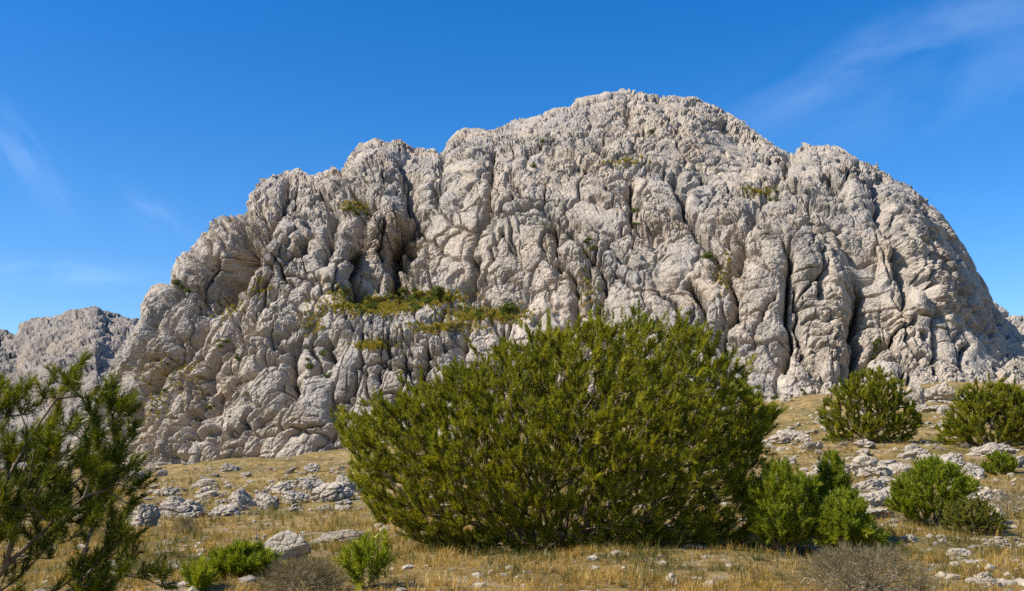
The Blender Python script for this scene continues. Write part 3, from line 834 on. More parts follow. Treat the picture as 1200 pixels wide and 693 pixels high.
# the large spreading pine
bpos = at(640, 643)
BIG = [(398, 490), (402, 520), (416, 545), (418, 570), (432, 590), (440, 612), (470, 628), (500, 640), (540, 652), (620, 658), (700, 658), (790, 654), (850, 648), (880, 630), (886, 600),
       (880, 565), (884, 530), (905, 500), (903, 478), (880, 468), (864, 448), (850, 425), (826, 402), (800, 386), (772, 388), (742, 380), (715, 392), (690, 384), (665, 392), (640, 388), (615, 402),
       (592, 402), (575, 420), (548, 425), (525, 432), (510, 450), (485, 455), (465, 470), (440, 474), (425, 486)]
big_poly = outline(BIG, None, bpos)
guides = []
for gx, gz, gy in [(-1.9, 1.3, 0.3), (-1.2, 1.7, -0.7), (-0.5, 2.0, 0.5), (0.4, 2.2, -0.3), (1.0, 2.0, 0.7), (1.7, 1.6, -0.2), (-1.8, 0.7, -0.6), (1.9, 0.8, 0.6), (0.2, 1.4, -1.3)]:
    e = np.array([gx, gy, gz])
    guides.append([e * t * np.array([1, 1, 0.75 + 0.25 * t]) + np.array([-0.25 if gx < 0.3 else 0.25, 0, 0]) * (1 - t) for t in (0.06, 0.18, 0.32, 0.46, 0.6)])
pine('pine_tree', bpos, big_poly, 5800, 2.1, 'huge wide spreading dark green pine in the middle of the slope', 'tree', M_PINE, 5,
     shoots=4, L=0.10, nl=0.054, w=0.009, needles=38, spread=(72, 20), wisps=0.24, tint_mu=0.56, guides=guides, gap=0.35, clump=1.9, surf=0.6, bf=0.35, up=0.7, thick=2.6, r_leaf=0.003, size_sd=0.25, tmin=0.2)
print('big pine', time.time() - T0)

# near pine at the left edge
lb = np.array([-2.75, 5.0, float(ground_z(-2.75, 5.0)[0])])
LEFT = [(-190, 560), (-120, 490), (-60, 470), (-5, 450), (20, 462), (50, 456), (78, 428), (96, 424), (110, 446), (128, 452), (150, 486), (158, 505), (150, 530), (166, 560), (168, 585),
        (145, 605), (150, 632), (140, 650), (196, 668), (190, 690), (120, 700), (80, 760), (-160, 760), (-230, 660)]
lp = outline(LEFT, None, lb)
lead = np.array([[-0.05, 0, 0.25], [-0.0, 0, 0.5]])
def lm(px, py, y=0.0):
    rx, rz = ray(px, py); Y = lb[1] + y
    return (rx * Y - lb[0], y, CAMZ + rz * Y - lb[2])
g_left = [[lm(-60, 690), lm(-40, 640), lm(-10, 590, .05), lm(20, 540, .05), lm(48, 490), lm(68, 458), lm(92, 422)],
          [lm(-30, 680, -.1), lm(20, 640, -.1), lm(70, 600, -.15), lm(115, 575, -.1), lm(150, 562)],
          [lm(-20, 720, .1), lm(50, 700, .1), lm(110, 680, .1), lm(160, 672, .1)],
          [lm(-70, 650, .2), lm(-40, 580, .3), lm(-10, 520, .3), lm(8, 470, .3)],
          [lm(5, 560, -.05), lm(60, 540, -.05), lm(110, 510, 0), lm(145, 492, 0)]]
pine('pine_tree', lb, lp, 600, 0.7, 'dark long needled pine cropped by the left edge of the view', 'tree', M_PINE_NEAR, 9,
     shoots=3, L=0.08, nl=0.052, w=0.0046, needles=58, r_leaf=0.0028, guides=g_left, tmin=0.6, gap=0.45, clump=2.4, surf=0.5, bf=0.3, up=0.6, spread=(75, 22), thick=2.2, out_w=0.3)

def small_pine(name, foot, poly, n, depth, label, seed, mat=None, **kw):
    b = at(*foot)
    d = b[1]
    kw.setdefault('w', 0.0085 * max(1, d / 14)); kw.setdefault('L', 0.11); kw.setdefault('nl', 0.052); kw.setdefault('needles', 40); kw.setdefault('shoots', 4); kw.setdefault('up', 0.5); kw.setdefault('size_sd', 0.3); kw.setdefault('tmin', 0.4); kw.setdefault('wisps', 0.08); kw.setdefault('spread', (74, 22)); n = int(n * 0.95)
    return pine(name, b, outline(poly, None, b), n, depth, label, kw.pop('cat', 'tree'), mat or M_PINE_FRESH, seed, **kw)

small_pine('pine_tree', (1014, 520), [(965, 478), (962, 492), (966, 512), (975, 521), (1050, 523), (1075, 512), (1078, 497), (1066, 470), (1052, 448), (1030, 436), (1010, 434), (992, 444), (978, 456)],
           900, 1.9, 'round topped pine with pale trunk growing before the pale outcrop', 21, M_PINE, L=0.19, nl=0.10, needles=30, gap=0.6, clump=1.3, tmin=0.3, r_leaf=0.006, surf=.6)
small_pine('pine_tree', (1160, 524), [(1103, 510), (1108, 495), (1120, 474), (1130, 458), (1146, 446), (1160, 452), (1174, 450), (1190, 462), (1208, 458), (1225, 475), (1228, 510), (1210, 524), (1110, 522)],
           1000, 2.0, 'uneven open crowned pine at the right edge of the slope', 22, M_PINE, L=0.19, nl=0.10, needles=30, gap=0.6, clump=1.2, tmin=0.3, r_leaf=0.006, surf=.6)
small_pine('pine_shrub', (1092, 614), [(1044, 598), (1042, 585), (1052, 572), (1066, 562), (1078, 546), (1090, 540), (1100, 548), (1112, 546), (1122, 558), (1140, 564), (1136, 582), (1126, 598), (1112, 612), (1066, 612)],
           420, 0.75, 'bright green fan shaped pine shrub standing alone among pale rocks', 23, cat='shrub')
small_pine('pine_shrub', (918, 651), [(882, 625), (880, 600), (884, 575), (898, 556), (915, 548), (930, 556), (945, 566), (956, 585), (960, 610), (955, 632), (935, 640), (895, 640)],
           420, 0.55, 'dense tall pine shrub touching the right side of the huge pine', 24, cat='shrub')
small_pine('pine_sapling', (966, 640), [(950, 625), (948, 600), (952, 580), (962, 560), (968, 538), (976, 535), (984, 552), (992, 575), (1000, 600), (998, 625)],
           260, 0.4, 'slender pointed pine sapling rising behind two low shrubs', 25, gap=0.35)
small_pine('pine_shrub', (1000, 656), [(958, 640), (955, 618), (962, 600), (980, 590), (992, 582), (1008, 588), (1022, 600), (1045, 620), (1046, 640), (1030, 648), (975, 648)],
           400, 0.55, 'low bushy bright pine shrub in front of the slender sapling', 26, cat='shrub')
small_pine('juniper_shrub', (1140, 626), [(1106, 612), (1110, 598), (1125, 588), (1140, 585), (1156, 594), (1168, 605), (1175, 620), (1165, 628), (1115, 627)],
           330, 0.5, 'small olive green juniper shrub beside the bright fan shaped pine', 27, M_JUNIPER, cat='shrub', L=0.07, nl=0.022, needles=40, spread=(70, 30))
small_pine('juniper_shrub', (1172, 556), [(1152, 550), (1158, 538), (1170, 532), (1184, 538), (1190, 548), (1186, 557), (1156, 557)],
           160, 0.45, 'tiny green shrub between grey boulders near the right edge', 28, M_PINE_FRESH, cat='shrub')
small_pine('pine_shrub', (282, 678), [(252, 672), (250, 664), (262, 655), (278, 650), (292, 648), (306, 654), (316, 662), (312, 672), (298, 677), (262, 678)],
           300, 0.4, 'low vivid green leafy shrub in front of the big round boulder', 29, M_PINE_FRESH, cat='shrub', gap=.3, L=.08, nl=.05)
small_pine('pine_sapling', (428, 690), [(402, 672), (400, 660), (410, 650), (424, 642), (440, 630), (452, 640), (456, 655), (448, 672), (434, 688), (416, 686)],
           34, 0.25, 'thin young pine seedling at the lower left of the huge pine', 30, gap=.3, tint_mu=.6)
small_pine('pine_sapling', (236, 692), [(224, 690), (222, 676), (230, 668), (242, 672), (246, 686), (240, 692)],
           26, 0.12, 'tiny green pine seedling left of the vivid leafy shrub', 31, gap=.2, tint_mu=.6)
print('pines', time.time() - T0)

# dry leafless brushwood
def brushwood(foot, w_px, h_px, label, seed, n=420, mat=None, group=None):
    rng = np.random.default_rng(seed)
    b = at(*foot); m = b[1] / FPX
    W, H = w_px * m * .5, h_px * m
    root = tag(link('dry_shrub', None, loc=tuple(b)), label, 'shrub', group)
    a = rng.uniform(0, 2 * math.pi, n); r = np.sqrt(rng.random(n)); zz = rng.random(n)
    P = np.stack([np.cos(a) * r * W * np.sqrt(1 - 0.8 * zz ** 2), np.sin(a) * r * W * np.sqrt(1 - .8 * zz ** 2), H * (0.06 + 0.9 * zz)], 1)
    P, par, order, n0 = grow((0, 0, -0.03), P, 0.2)
    P += rng.normal(0, 0.012, P.shape)
    acc = np.zeros(len(P)); rad = np.zeros(len(P)); rl = 0.0022
    for i in reversed(order):
        rad[i] = max(acc[i], rl ** 2.6) ** (1 / 2.6)
        if par[i] >= 0: acc[par[i]] += rad[i] ** 2.6
    V, q = tubes(P, par, rad, 3)
    link('stem', mesh_np('stem', V, q), mat or M_DRYBUSH, root)
    # fine twiglets
    lf = np.where(rad <= rl * 1.5)[0]
    lf = np.repeat(lf, 3)
    T = sprig_templates(rng, 12, 0.09, 0.05, 0.0028, spread=(60, 15))
    d = P[lf] + np.array([0, 0, H * .3]) + rng.normal(0, 0.15, (len(lf), 3))
    V, f, tn = scatter_templates(T, P[lf], d, np.full(len(lf), 1.0), rng, np.clip(rng.normal(.35, .2, len(lf)), 0, 1))
    link('twig', mesh_np('twig', V, f, False, {'tint': tn}), M_DRYTWIG, root)
M_DRYTWIG = leaf_material('dry_twiglets', [(0.10, 0.085, 0.04), (0.22, 0.17, 0.09), (0.36, 0.29, 0.17)], 0.25, 5, .03)
brushwood((1012, 700), 150, 46, 'tangled grey brown dry shrub at the bottom edge below the low bushy pine', 41, 700)
brushwood((352, 702), 95, 34, 'rounded grey brown dry shrub at the bottom edge below the big round boulder', 42, 560)
brushwood((1190, 606), 60, 26, 'straw brown dry shrub at the right edge beyond the olive juniper', 43, 300)
brushwood((216, 626), 26, 14, 'small dark dry shrub on open grass above the long rock ledge', 44, 160)
for k, (fx, fy, fw, fh) in enumerate([(178, 556, 40, 9), (236, 557, 34, 8), (306, 555, 44, 9), (345, 550, 26, 8), (925, 479, 30, 8), (972, 472, 36, 9), (1060, 470, 26, 8), (1165, 470, 40, 9)]):
    brushwood((fx, fy), fw, fh, 'low brown heath clump along the foot of the cliff', 300 + k, 170, group='heath along the cliff foot')
brushwood((385, 548), 60, 12, 'brown heath shrub at the foot of the cliff left of the huge pine', 45, 260)

# ------------------------------------------------------------------ rocks
def ico(sub):
    bm = bmesh.new(); bmesh.ops.create_icosphere(bm, subdivisions=sub, radius=1)
    V = np.array([v.co[:] for v in bm.verts]); Fc = np.array([[v.index for v in f.verts] for f in bm.faces])
    bm.free(); return V, Fc
ICO = {k: ico(k) for k in (2, 3, 4, 5)}

def rock_mesh(seed, sub=4, dims=(1, 1, 1), planes=16, rough=1.0):
    rng = np.random.default_rng(seed)
    V, Fc = ICO[sub]
    nrm = rng.normal(0, 1, (planes, 3)); nrm /= np.linalg.norm(nrm, axis=1, keepdims=True)
    hh = rng.uniform(0.55, 1.0, planes)
    dots = V @ nrm.T
    rr = np.where(dots > 0.05, hh / np.maximum(dots, 0.05), 9)
    kk = 22.0
    rad = -np.log(np.exp(-kk * np.minimum(rr, 3)).sum(1) + math.exp(-kk * 1.12)) / kk
    Q = V * rad[:, None]
    s = rng.uniform(0, 50, 3)
    fr = np.array([1.5, 1.5, 2.2])
    rad = rad + rough * (0.14 * fbm(Q * 1.3 + s, 4, seed, 0.45) + 0.10 * (blocks(Q * fr + s, seed, 0.9, 0.5, 0.16, 0.9, 0.09) - 0.8) + 0.03 * (blocks(Q * fr * 2.3 + s, seed + 1, 1.0, 0.5, 0.16, 0.9, 0.1) - .8))
    Q = V * rad[:, None] * np.asarray(dims)
    return mesh_np('rock', Q, Fc, False)

def rock(px, py, w, h, label, seed, group=None, sub=4, depth=0.8, name='rock', sink=0.3, yaw=None, cat='rock', rough=1.0):
    b = at(px, py); m = b[1] / FPX
    W, H = w * m, h * m
    rng = np.random.default_rng(seed)
    Hh = H / (2 - 2 * sink)
    me = rock_mesh(seed, sub, (W * .56, W * .56 * depth, Hh * 1.08), rough=rough)
    o = link(name, me, M_STONE, loc=(b[0], b[1] + W * .3 * depth, b[2] + Hh * (1 - 2 * sink)), rot=(rng.normal(0, .08), rng.normal(0, .12), rng.uniform(-.35, .35) if yaw is None else yaw))
    return tag(o, label, cat, group)

ROCKS = [
    (333, 656, 50, 33, 'big round pale boulder at the end of the long rock ledge', 'boulder', 5, .8),
    (268, 660, 62, 15, 'long flat rock ledge left of the big round boulder', 'rock', 5, .5),
    (392, 640, 76, 15, 'long low rock ledge running right from the big round boulder', 'rock', 5, .4),
    (160, 617, 36, 24, 'grey pyramid shaped rock at the left end of the rock band', 'rock', 5, .9),
    (205, 607, 62, 22, 'broad rounded slab in the rock band beside the pyramid rock', 'rock', 5, .9),
    (256, 606, 34, 13, 'low wedge shaped slab right of the broad rounded slab', 'rock', 4, .9),
    (283, 594, 28, 21, 'upright dark sided block in the middle of the rock band', 'rock', 4, .9),
    (308, 593, 32, 19, 'square sided pale block right of the upright dark block', 'rock', 4, .9),
    (345, 591, 42, 16, 'long pale slab near the right end of the rock band', 'rock', 5, .9),
    (380, 588, 46, 20, 'big pale slab at the right end of the rock band', 'rock', 5, .9),
    (402, 580, 30, 24, 'jagged grey rock touching the left branches of the huge pine', 'rock', 4, .9),
    (328, 577, 30, 12, 'small grey block above the square sided pale block', 'rock', 4, .9),
    (360, 570, 36, 13, 'split grey slab above the long pale slab', 'rock', 4, .9),
    (240, 585, 26, 9, 'thin flat slab above the broad rounded slab', 'rock', 4, .9),
    (1105, 474, 52, 30, 'tall cracked pale outcrop at the foot of the cliff', 'rock', 5, .8),
    (1078, 476, 22, 26, 'narrow pale block left of the tall cracked outcrop', 'rock', 4, .8),
    (1135, 476, 26, 22, 'stepped pale block right of the tall cracked outcrop', 'rock', 4, .8),
    (930, 516, 34, 14, 'flat grey rock right of the top of the huge pine', 'rock', 4, .9),
    (982, 556, 38, 19, 'dark fronted boulder above the slender sapling', 'boulder', 5, .9),
    (1030, 560, 48, 24, 'large dark fronted boulder left of the fan shaped pine', 'boulder', 5, .9),
    (1056, 556, 26, 14, 'grey block between the large dark boulder and the fan shaped pine', 'rock', 4, .9),
    (1112, 556, 66, 25, 'broad domed pale boulder above the fan shaped pine', 'boulder', 5, .9),
    (1140, 560, 30, 16, 'small domed rock at the right foot of the broad domed boulder', 'rock', 4, .9),
    (1075, 538, 34, 12, 'flat pale slab left of the broad domed boulder', 'rock', 4, .9),
    (1192, 549, 42, 18, 'smooth white topped boulder at the right edge', 'boulder', 5, .9),
    (1165, 535, 60, 14, 'long grey slab in front of the open crowned pine', 'rock', 5, .7),
    (1018, 576, 32, 14, 'pale slab below the large dark fronted boulder', 'rock', 4, .9),
    (1044, 590, 40, 20, 'white topped slab leaning behind the fan shaped pine', 'rock', 4, .9),
    (1028, 594, 32, 16, 'grey block behind the low bushy pine', 'rock', 4, .9),
    (1032, 608, 34, 14, 'low grey block left of the foot of the fan shaped pine', 'rock', 4, .9),
    (1152, 588, 34, 16, 'angular grey rock behind the olive juniper', 'rock', 4, .9),
    (1172, 588, 24, 12, 'small grey rock right of the angular rock behind the juniper', 'rock', 4, .9),
    (790, 688, 18, 15, 'small white stone on the grass below the huge pine', 'stone', 4, .9),
    (832, 690, 15, 8, 'grey flat stone in the shade of the huge pine', 'stone', 4, .9),
    (1130, 656, 26, 10, 'flat white stone below the olive juniper', 'stone', 4, .9),
    (1156, 682, 18, 12, 'round white stone near the lower right corner', 'stone', 4, .9),
    (1166, 690, 22, 12, 'squarish grey stone against the round white stone', 'stone', 4, .9),
    (1070, 636, 12, 9, 'small white stone below the fan shaped pine', 'stone', 4, .9),
    (1180, 643, 26, 8, 'flat pale stone at the right edge below the dry shrub', 'stone', 4, .9),
]
for k, (px, py, w, h, lab, cat, sub, dep) in enumerate(ROCKS):
    if cat != 'stone' and 'ledge' not in lab: w, h = w * 1.08, h * 0.98
    rock(px, py, w, h, lab, 700 + k, sub=sub, depth=dep, cat=cat, name={'boulder': 'boulder', 'rock': 'rock', 'stone': 'stone'}[cat], sink=0.14 if lab.startswith('big round') else 0.38, yaw=0.0 if w > 58 else None, rough=0.35 if lab.startswith('big round') else 1.0)

# looser field stones: copies of a few shapes
PROTO = [rock_mesh(900 + k, 4, (1, d1, d2 * .85)) for k, (d1, d2) in enumerate([(.8, .55), (.9, .7), (.7, .45), (1, .6), (.85, .8), (.75, .4), (.95, .5), (.8, .65)])]
for me in PROTO: me.materials.append(M_STONE)
ZONES = [  # photo box, count, width px range, label, group
    ((150, 572, 412, 604), 75, (7, 26), 'loose grey limestone block in the rock band below the left cliff', 'loose blocks of the left rock band'),
    ((110, 549, 420, 574), 60, (4, 22), 'pale fallen rock on the dry slope at the foot of the left cliff', 'rocks at the left cliff foot'),
    ((170, 612, 420, 690), 30, (4, 11), 'small pale stone lying in dry grass on the left slope', 'stones on the left slope'),
    ((900, 500, 1200, 608), 120, (6, 34), 'grey weathered limestone rock among the pines on the right slope', 'rocks on the right slope'),
    ((905, 458, 1200, 502), 50, (6, 30), 'pale fallen rock along the foot of the right cliff', 'fallen rocks under the right cliff'),
    ((1020, 618, 1200, 692), 40, (4, 14), 'small white stone scattered in the grass of the lower right corner', 'stones of the lower right corner'),
    ((480, 664, 1000, 692), 18, (4, 10), 'small pale stone in the grass along the bottom below the huge pine', 'stones below the huge pine')]
rng = np.random.default_rng(77)
for (x0, y0, x1, y1), cnt, (w0, w1), lab, grp in ZONES:
    for k in range(cnt):
        px, py = rng.uniform(x0, x1), rng.uniform(y0, y1)
        b = at(px, py)
        if b[1] > 150: continue
        w = w0 + (w1 - w0) * rng.random() ** 2.2
        s = 0.5 * w * b[1] / FPX
        o = bpy.data.objects.new('stone' if w1 < 16 else 'rock', PROTO[int(rng.integers(len(PROTO)))])
        COL.objects.link(o)
        o.location = (b[0], b[1], b[2] + s * rng.uniform(0.0, 0.28)); o.rotation_euler = (rng.normal(0, .2), rng.normal(0, .2), rng.uniform(0, 6.28))
        o.scale = (s * rng.uniform(.8, 1.3), s * rng.uniform(.8, 1.2), s * rng.uniform(.7, 1.2))
        tag(o, lab, 'stone' if w1 < 16 else 'rock', grp)
print('rocks', time.time() - T0)

# gravel: countless chips in the turf
def gravel():
    rng = np.random.default_rng(5)
    n = 14000
    d = np.exp(rng.uniform(math.log(6.5), math.log(120), n)); lam = rng.uniform(-.62, .62, n)
    X, Y = lam * d, d
    nz = fbm(np.stack([X, Y, 0 * X], 1) * 0.45, 3, 611)
    k = (nz > 0.03) & (rng.random(n) < np.where((Y < 12.5) & (lam < .25), .3, 1))
    X, Y = X[k], Y[k]; Z = ground_z(X, Y); n = len(X)
    V0, F0 = ICO[2][0][:], ICO[2][1]
    bmv, bmf = ico(1)
    s = .012 + .07 * rng.random(n) ** 2.5 * np.clip(Y / 14, 0.8, 3.5) ** .8
    sh = bmv[None] * (1 + rng.uniform(-.35, .35, (n, len(bmv), 1))) * s[:, None, None] * np.array([1, 1, .6])
    a = rng.uniform(0, 6.28, n); c, sn = np.cos(a)[:, None], np.sin(a)[:, None]
    x, y = sh[..., 0] * 1.3, sh[..., 1]
    V = np.stack([x * c - y * sn + X[:, None], x * sn + y * c + Y[:, None], sh[..., 2] + Z[:, None] + s[:, None] * .1], -1)
    f = (bmf[None] + (np.arange(n) * len(bmv))[:, None, None]).reshape(-1, 3)
    tag(link('gravel', mesh_np('gravel', V.reshape(-1, 3), f), M_STONE), 'pale limestone chips strewn through the dry turf', 'gravel', kind='stuff')
gravel()

# ------------------------------------------------------------------ grass
def grass():
    rng = np.random.default_rng(8)
    n = 95000
    d = np.exp(rng.uniform(math.log(6.0), math.log(125), n)); lam = rng.uniform(-.64, .64, n)
    X, Y = lam * d, d
    P = np.stack([X, Y, 0 * X], 1)
    nz = fbm(P * 0.5, 3, 711) + 0.6 * fbm(P * 0.13, 2, 733)
    cl = noise(P * 1.9, 741) + 0.5 * noise(P * 0.8, 747)
    k = ((nz > -0.12) & (cl > -0.12)) | (rng.random(n) < np.where(Y < 12.5, 0.4, 0.12))
    X, Y, nz, P, cl = X[k], Y[k], nz[k], P[k], cl[k]
    n = len(X); Z = ground_z(X, Y)
    nb = 11
    T = []
    for _ in range(8):
        az = rng.uniform(0, 6.28, nb); lean = rng.uniform(.25, 1.25, nb); ln = rng.uniform(.55, 1.1, nb); w = 0.032
        r0 = rng.uniform(0, .16, nb); a0 = rng.uniform(0, 6.28, nb)
        p0 = np.stack([r0 * np.cos(a0), r0 * np.sin(a0), 0 * r0 - .05], 1)
        dr = np.stack([np.cos(az), np.sin(az), 0 * az], 1); sd = np.stack([-np.sin(az), np.cos(az), 0 * az], 1)
        up = np.array([0, 0, 1.])
        p1 = p0 + (dr * np.sin(lean * .6)[:, None] + up * np.cos(lean * .6)[:, None]) * ln[:, None] * .55
        p2 = p1 + (dr * np.sin(lean * 1.5)[:, None] + up * np.cos(lean * 1.5)[:, None]) * ln[:, None] * .5
        t = np.stack([p0 - sd * w * .5, p0 + sd * w * .5, p1 - sd * w * .4, p1 + sd * w * .4, p0 + sd * w * .5, p1 - sd * w * .4, p1 - sd * w * .4, p1 + sd * w * .4, p2], 1)
        t = t[:, [0, 1, 2, 3, 5, 4, 6, 7, 8]]
        T.append(t.reshape(-1, 3))
    T = np.array(T, F32)
    hgt = rng.uniform(.045, .125, n) * np.clip(0.9 + 1.3 * cl, .5, 1.7) * np.clip(Y / 20, 1, 2.2) ** .7 * np.where(Y < 12, 0.9, 1)
    tus = rng.random(n) < 0.09 * (Y > 9)
    hgt = np.where(tus, hgt * 1.7, hgt)
    tint = np.clip(np.where(tus, -.34, 0) + rng.normal(.58, .15, n) - 0.9 * np.clip(fbm(P * 0.9, 2, 777), -.2, .6) - .4 * np.clip(fbm(P * .2, 2, 779), -.3, .5), .02, .98)
    # tussocks and heath clumps out to the cliff foot
    m = 9000
    d = np.exp(rng.uniform(math.log(13), math.log(138), m)); lam = rng.uniform(-.62, .62, m)
    X2, Y2 = lam * d, d
    P2 = np.stack([X2, Y2, 0 * d], 1)
    k = fbm(P2 * 0.28, 3, 821) + rng.normal(0, .12, m) > 0.03
    X2, Y2, P2 = X2[k], Y2[k], P2[k]
    m = len(X2)
    h2 = rng.uniform(.14, .34, m) * np.clip(Y2 / 30, .8, 2.4) ** .6
    t2 = np.clip(rng.normal(.36, .2, m) - .7 * np.clip(fbm(P2 * .12, 2, 831), -.3, .5), .02, .95)
    X, Y, Z = np.concatenate([X, X2]), np.concatenate([Y, Y2]), np.concatenate([Z, ground_z(X2, Y2)])
    hgt, tint = np.concatenate([hgt, h2]), np.concatenate([tint, t2]); n = len(X)
    V, f, tn = scatter_templates(T, np.stack([X, Y, Z], 1), np.tile([[0, 0, 1.]], (n, 1)) + rng.normal(0, .08, (n, 3)), hgt * 1.15, rng, tint)
    tag(link('grass', mesh_np('grass', V, f, False, {'tint': tn}), M_STRAW), 'dry golden grass tufts covering the hillside', 'grass', kind='stuff')
grass()
print('grass', time.time() - T0)

# ------------------------------------------------------------------ plants on the cliff
def shrub_mesh(seed, n=900):
    rng = np.random.default_rng(seed)
    cl = rng.normal(0, .42, (14, 3)) * np.array([1, .8, .45]) + np.array([0, 0, .35])
    c = cl[rng.integers(0, 14, n)] + rng.normal(0, .2, (n, 3))
    c[:, 2] = np.abs(c[:, 2])
    a = rng.normal(0, 1, (n, 3)); a /= np.linalg.norm(a, axis=1, keepdims=True)
    b = np.cross(a, rng.normal(0, 1, (n, 3))); b /= np.linalg.norm(b, axis=1, keepdims=True)
    s = rng.uniform(.05, .13, n)[:, None]
    V = np.stack([c - a * s, c + a * s, c + b * s * 1.5], 1).reshape(-1, 3)
    return mesh_np('foliage', V, np.arange(3 * n).reshape(-1, 3), False, {'tint': np.repeat(rng.uniform(.1, .9, n), 3)})
SH = [shrub_mesh(60 + k) for k in range(5)]
for me in SH: me.materials.append(M_SHRUB)
LEDGE = 'shrubs on the grassy ledge'
CRK = 'shrubs in the cliff cracks'
SHRUBS = [  # centre, spread px, number, size px, label, group
    ((455, 352), (40, 10), 13, (7, 15), 'green shrub on the grassy ledge below the two dark gullies', LEDGE),
    ((500, 345), (25, 8), 9, (8, 16), 'green shrub on the grassy ledge below the two dark gullies', LEDGE),
    ((560, 368), (35, 8), 9, (6, 13), 'low shrub on the ledge between the dark fissure and the dark bush', 'shrubs right of the grassy ledge'),
    ((598, 358), (1, 1), 1, (24, 26), 'largest dark bush on the ledge below the smooth slab', None),
    ((690, 295), (9, 16), 5, (5, 9), 'small shrub in the diagonal crack beside the smooth slab', 'shrubs of the diagonal crack'),
    ((832, 300), (8, 8), 4, (7, 11), 'green shrub in the hollow at the middle of the right wall', 'shrubs in the hollow of the right wall'),
    ((802, 372), (10, 20), 4, (4, 8), 'small shrub in the broken rock above the right side of the huge pine', 'shrubs above the huge pine'),
    ((740, 258), (10, 8), 4, (5, 9), 'small shrub in the short gully under the summit', 'shrubs of the summit gully'),
    ((415, 245), (15, 8), 6, (5, 10), 'yellow green shrub in the high saddle between two left towers', 'shrubs in the high saddle'),
    ((215, 338), (14, 6), 5, (5, 11), 'dark shrub on the shoulder of the leftmost buttress', 'shrubs on the left buttress'),
    ((268, 408), (16, 18), 6, (6, 11), 'green shrub in the slanting crack of the lower left apron', 'shrubs of the slanting crack'),
    ((372, 425), (14, 14), 6, (6, 12), 'dark shrub near the two caves of the lower left apron', 'shrubs near the caves'),
    ((190, 445), (22, 16), 5, (4, 9), 'small shrub low on the left flank of the dome', 'shrubs on the left flank'),
    ((250, 490), (18, 14), 4, (4, 9), 'small shrub in the blocky rock just above the left slope', 'shrubs in the lowest rocks'),
    ((765, 154), (2, 2), 1, (8, 9), 'small green tuft just below the summit', None),
    ((640, 168), (3, 3), 1, (7, 8), 'small dark tuft high on the middle wall left of the summit', None),
    ((628, 195), (4, 4), 1, (8, 9), 'small round tuft in a pocket of the middle wall', None),
    ((905, 230), (8, 5), 4, (5, 8), 'small shrub on the shoulder ledge right of the summit', 'shrubs on the right shoulder'),
    ((1035, 408), (14, 9), 4, (7, 11), 'dark shrub at the foot of the concave slab on the right wall', 'shrubs under the concave slab'),
    ((912, 455), (30, 10), 5, (5, 9), 'small shrub at the foot of the right wall beside the huge pine', 'shrubs at the right wall foot')]
rng = np.random.default_rng(91)
for (cx, cy), (sx, sy), cnt, (w0, w1), lab, grp in SHRUBS:
    for k in range(cnt):
        p = on_mountain(cx + rng.uniform(-sx, sx), cy + rng.uniform(-sy, sy))
        if p is None: continue
        w = rng.uniform(w0, w1) * p[1] / FPX
        o = bpy.data.objects.new('cliff_shrub', SH[int(rng.integers(len(SH)))])
        COL.objects.link(o)
        o.location = (p[0], p[1] - w * .1, p[2] - w * .12); o.rotation_euler = (0, 0, rng.uniform(0, 6.28))
        o.scale = (w * .55, w * .5, w * rng.uniform(.4, .62))
        tag(o, lab, 'shrub', grp)

def ledge_grass():
    rng = np.random.default_rng(14)
    spots = [((440, 360), (42, 8), 2000), ((500, 350), (38, 7), 1500), ((565, 370), (45, 8), 1200), ((440, 405), (22, 4), 500), ((520, 385), (34, 5), 600), ((415, 243), (16, 6), 300), ((365, 380), (14, 16), 160),
             ((735, 190), (20, 4), 120), ((270, 360), (14, 12), 160), ((300, 340), (20, 10), 120), ((400, 345), (14, 8), 200), ((890, 225), (22, 5), 150), ((690, 345), (14, 20), 110), ((850, 320), (12, 20), 120), ((200, 440), (35, 20), 240), ((180, 470), (30, 30), 160)]
    pos = []
    for (cx, cy), (sx, sy), n in spots:
        for _ in range(int(n * .6)):
            p = on_mountain(cx + rng.normal(0, sx * .6), cy + rng.normal(0, sy * .6), 1.2)
            if p is not None: pos.append(p)
    pos = np.array(pos)
    T = sprig_templates(rng, 26, 0.12, 0.42, 0.07, spread=(70, 10))
    V, f, tn = scatter_templates(T, pos, np.tile([[0, -.15, 1.]], (len(pos), 1)) + rng.normal(0, .12, (len(pos), 3)), rng.uniform(.6, 1.3, len(pos)), rng, np.clip(rng.normal(.55, .25, len(pos)), 0, 1))
    tag(link('ledge_grass', mesh_np('ledge_grass', V, f, False, {'tint': tn}), M_LEDGE), 'yellow green grass on the ledges of the cliff', 'grass', kind='stuff')
ledge_grass()
print('cliff plants', time.time() - T0)

# ------------------------------------------------------------------ light and sky
SUN = Vector((-0.67, -0.27, 0.69)).normalized()
elev = math.asin(SUN.z)
azim = math.atan2(SUN.x, SUN.y)          # clockwise from +Y
sd = bpy.data.lights.new('sun', 'SUN'); sd.energy = 5.0; sd.angle = R(0.53); sd.color = (1.0, 0.94, 0.84)
so = bpy.data.objects.new('sun', sd); COL.objects.link(so)
so.rotation_euler = (-SUN).to_track_quat('-Z', 'Y').to_euler()
so.location = (-60, -20, 80)

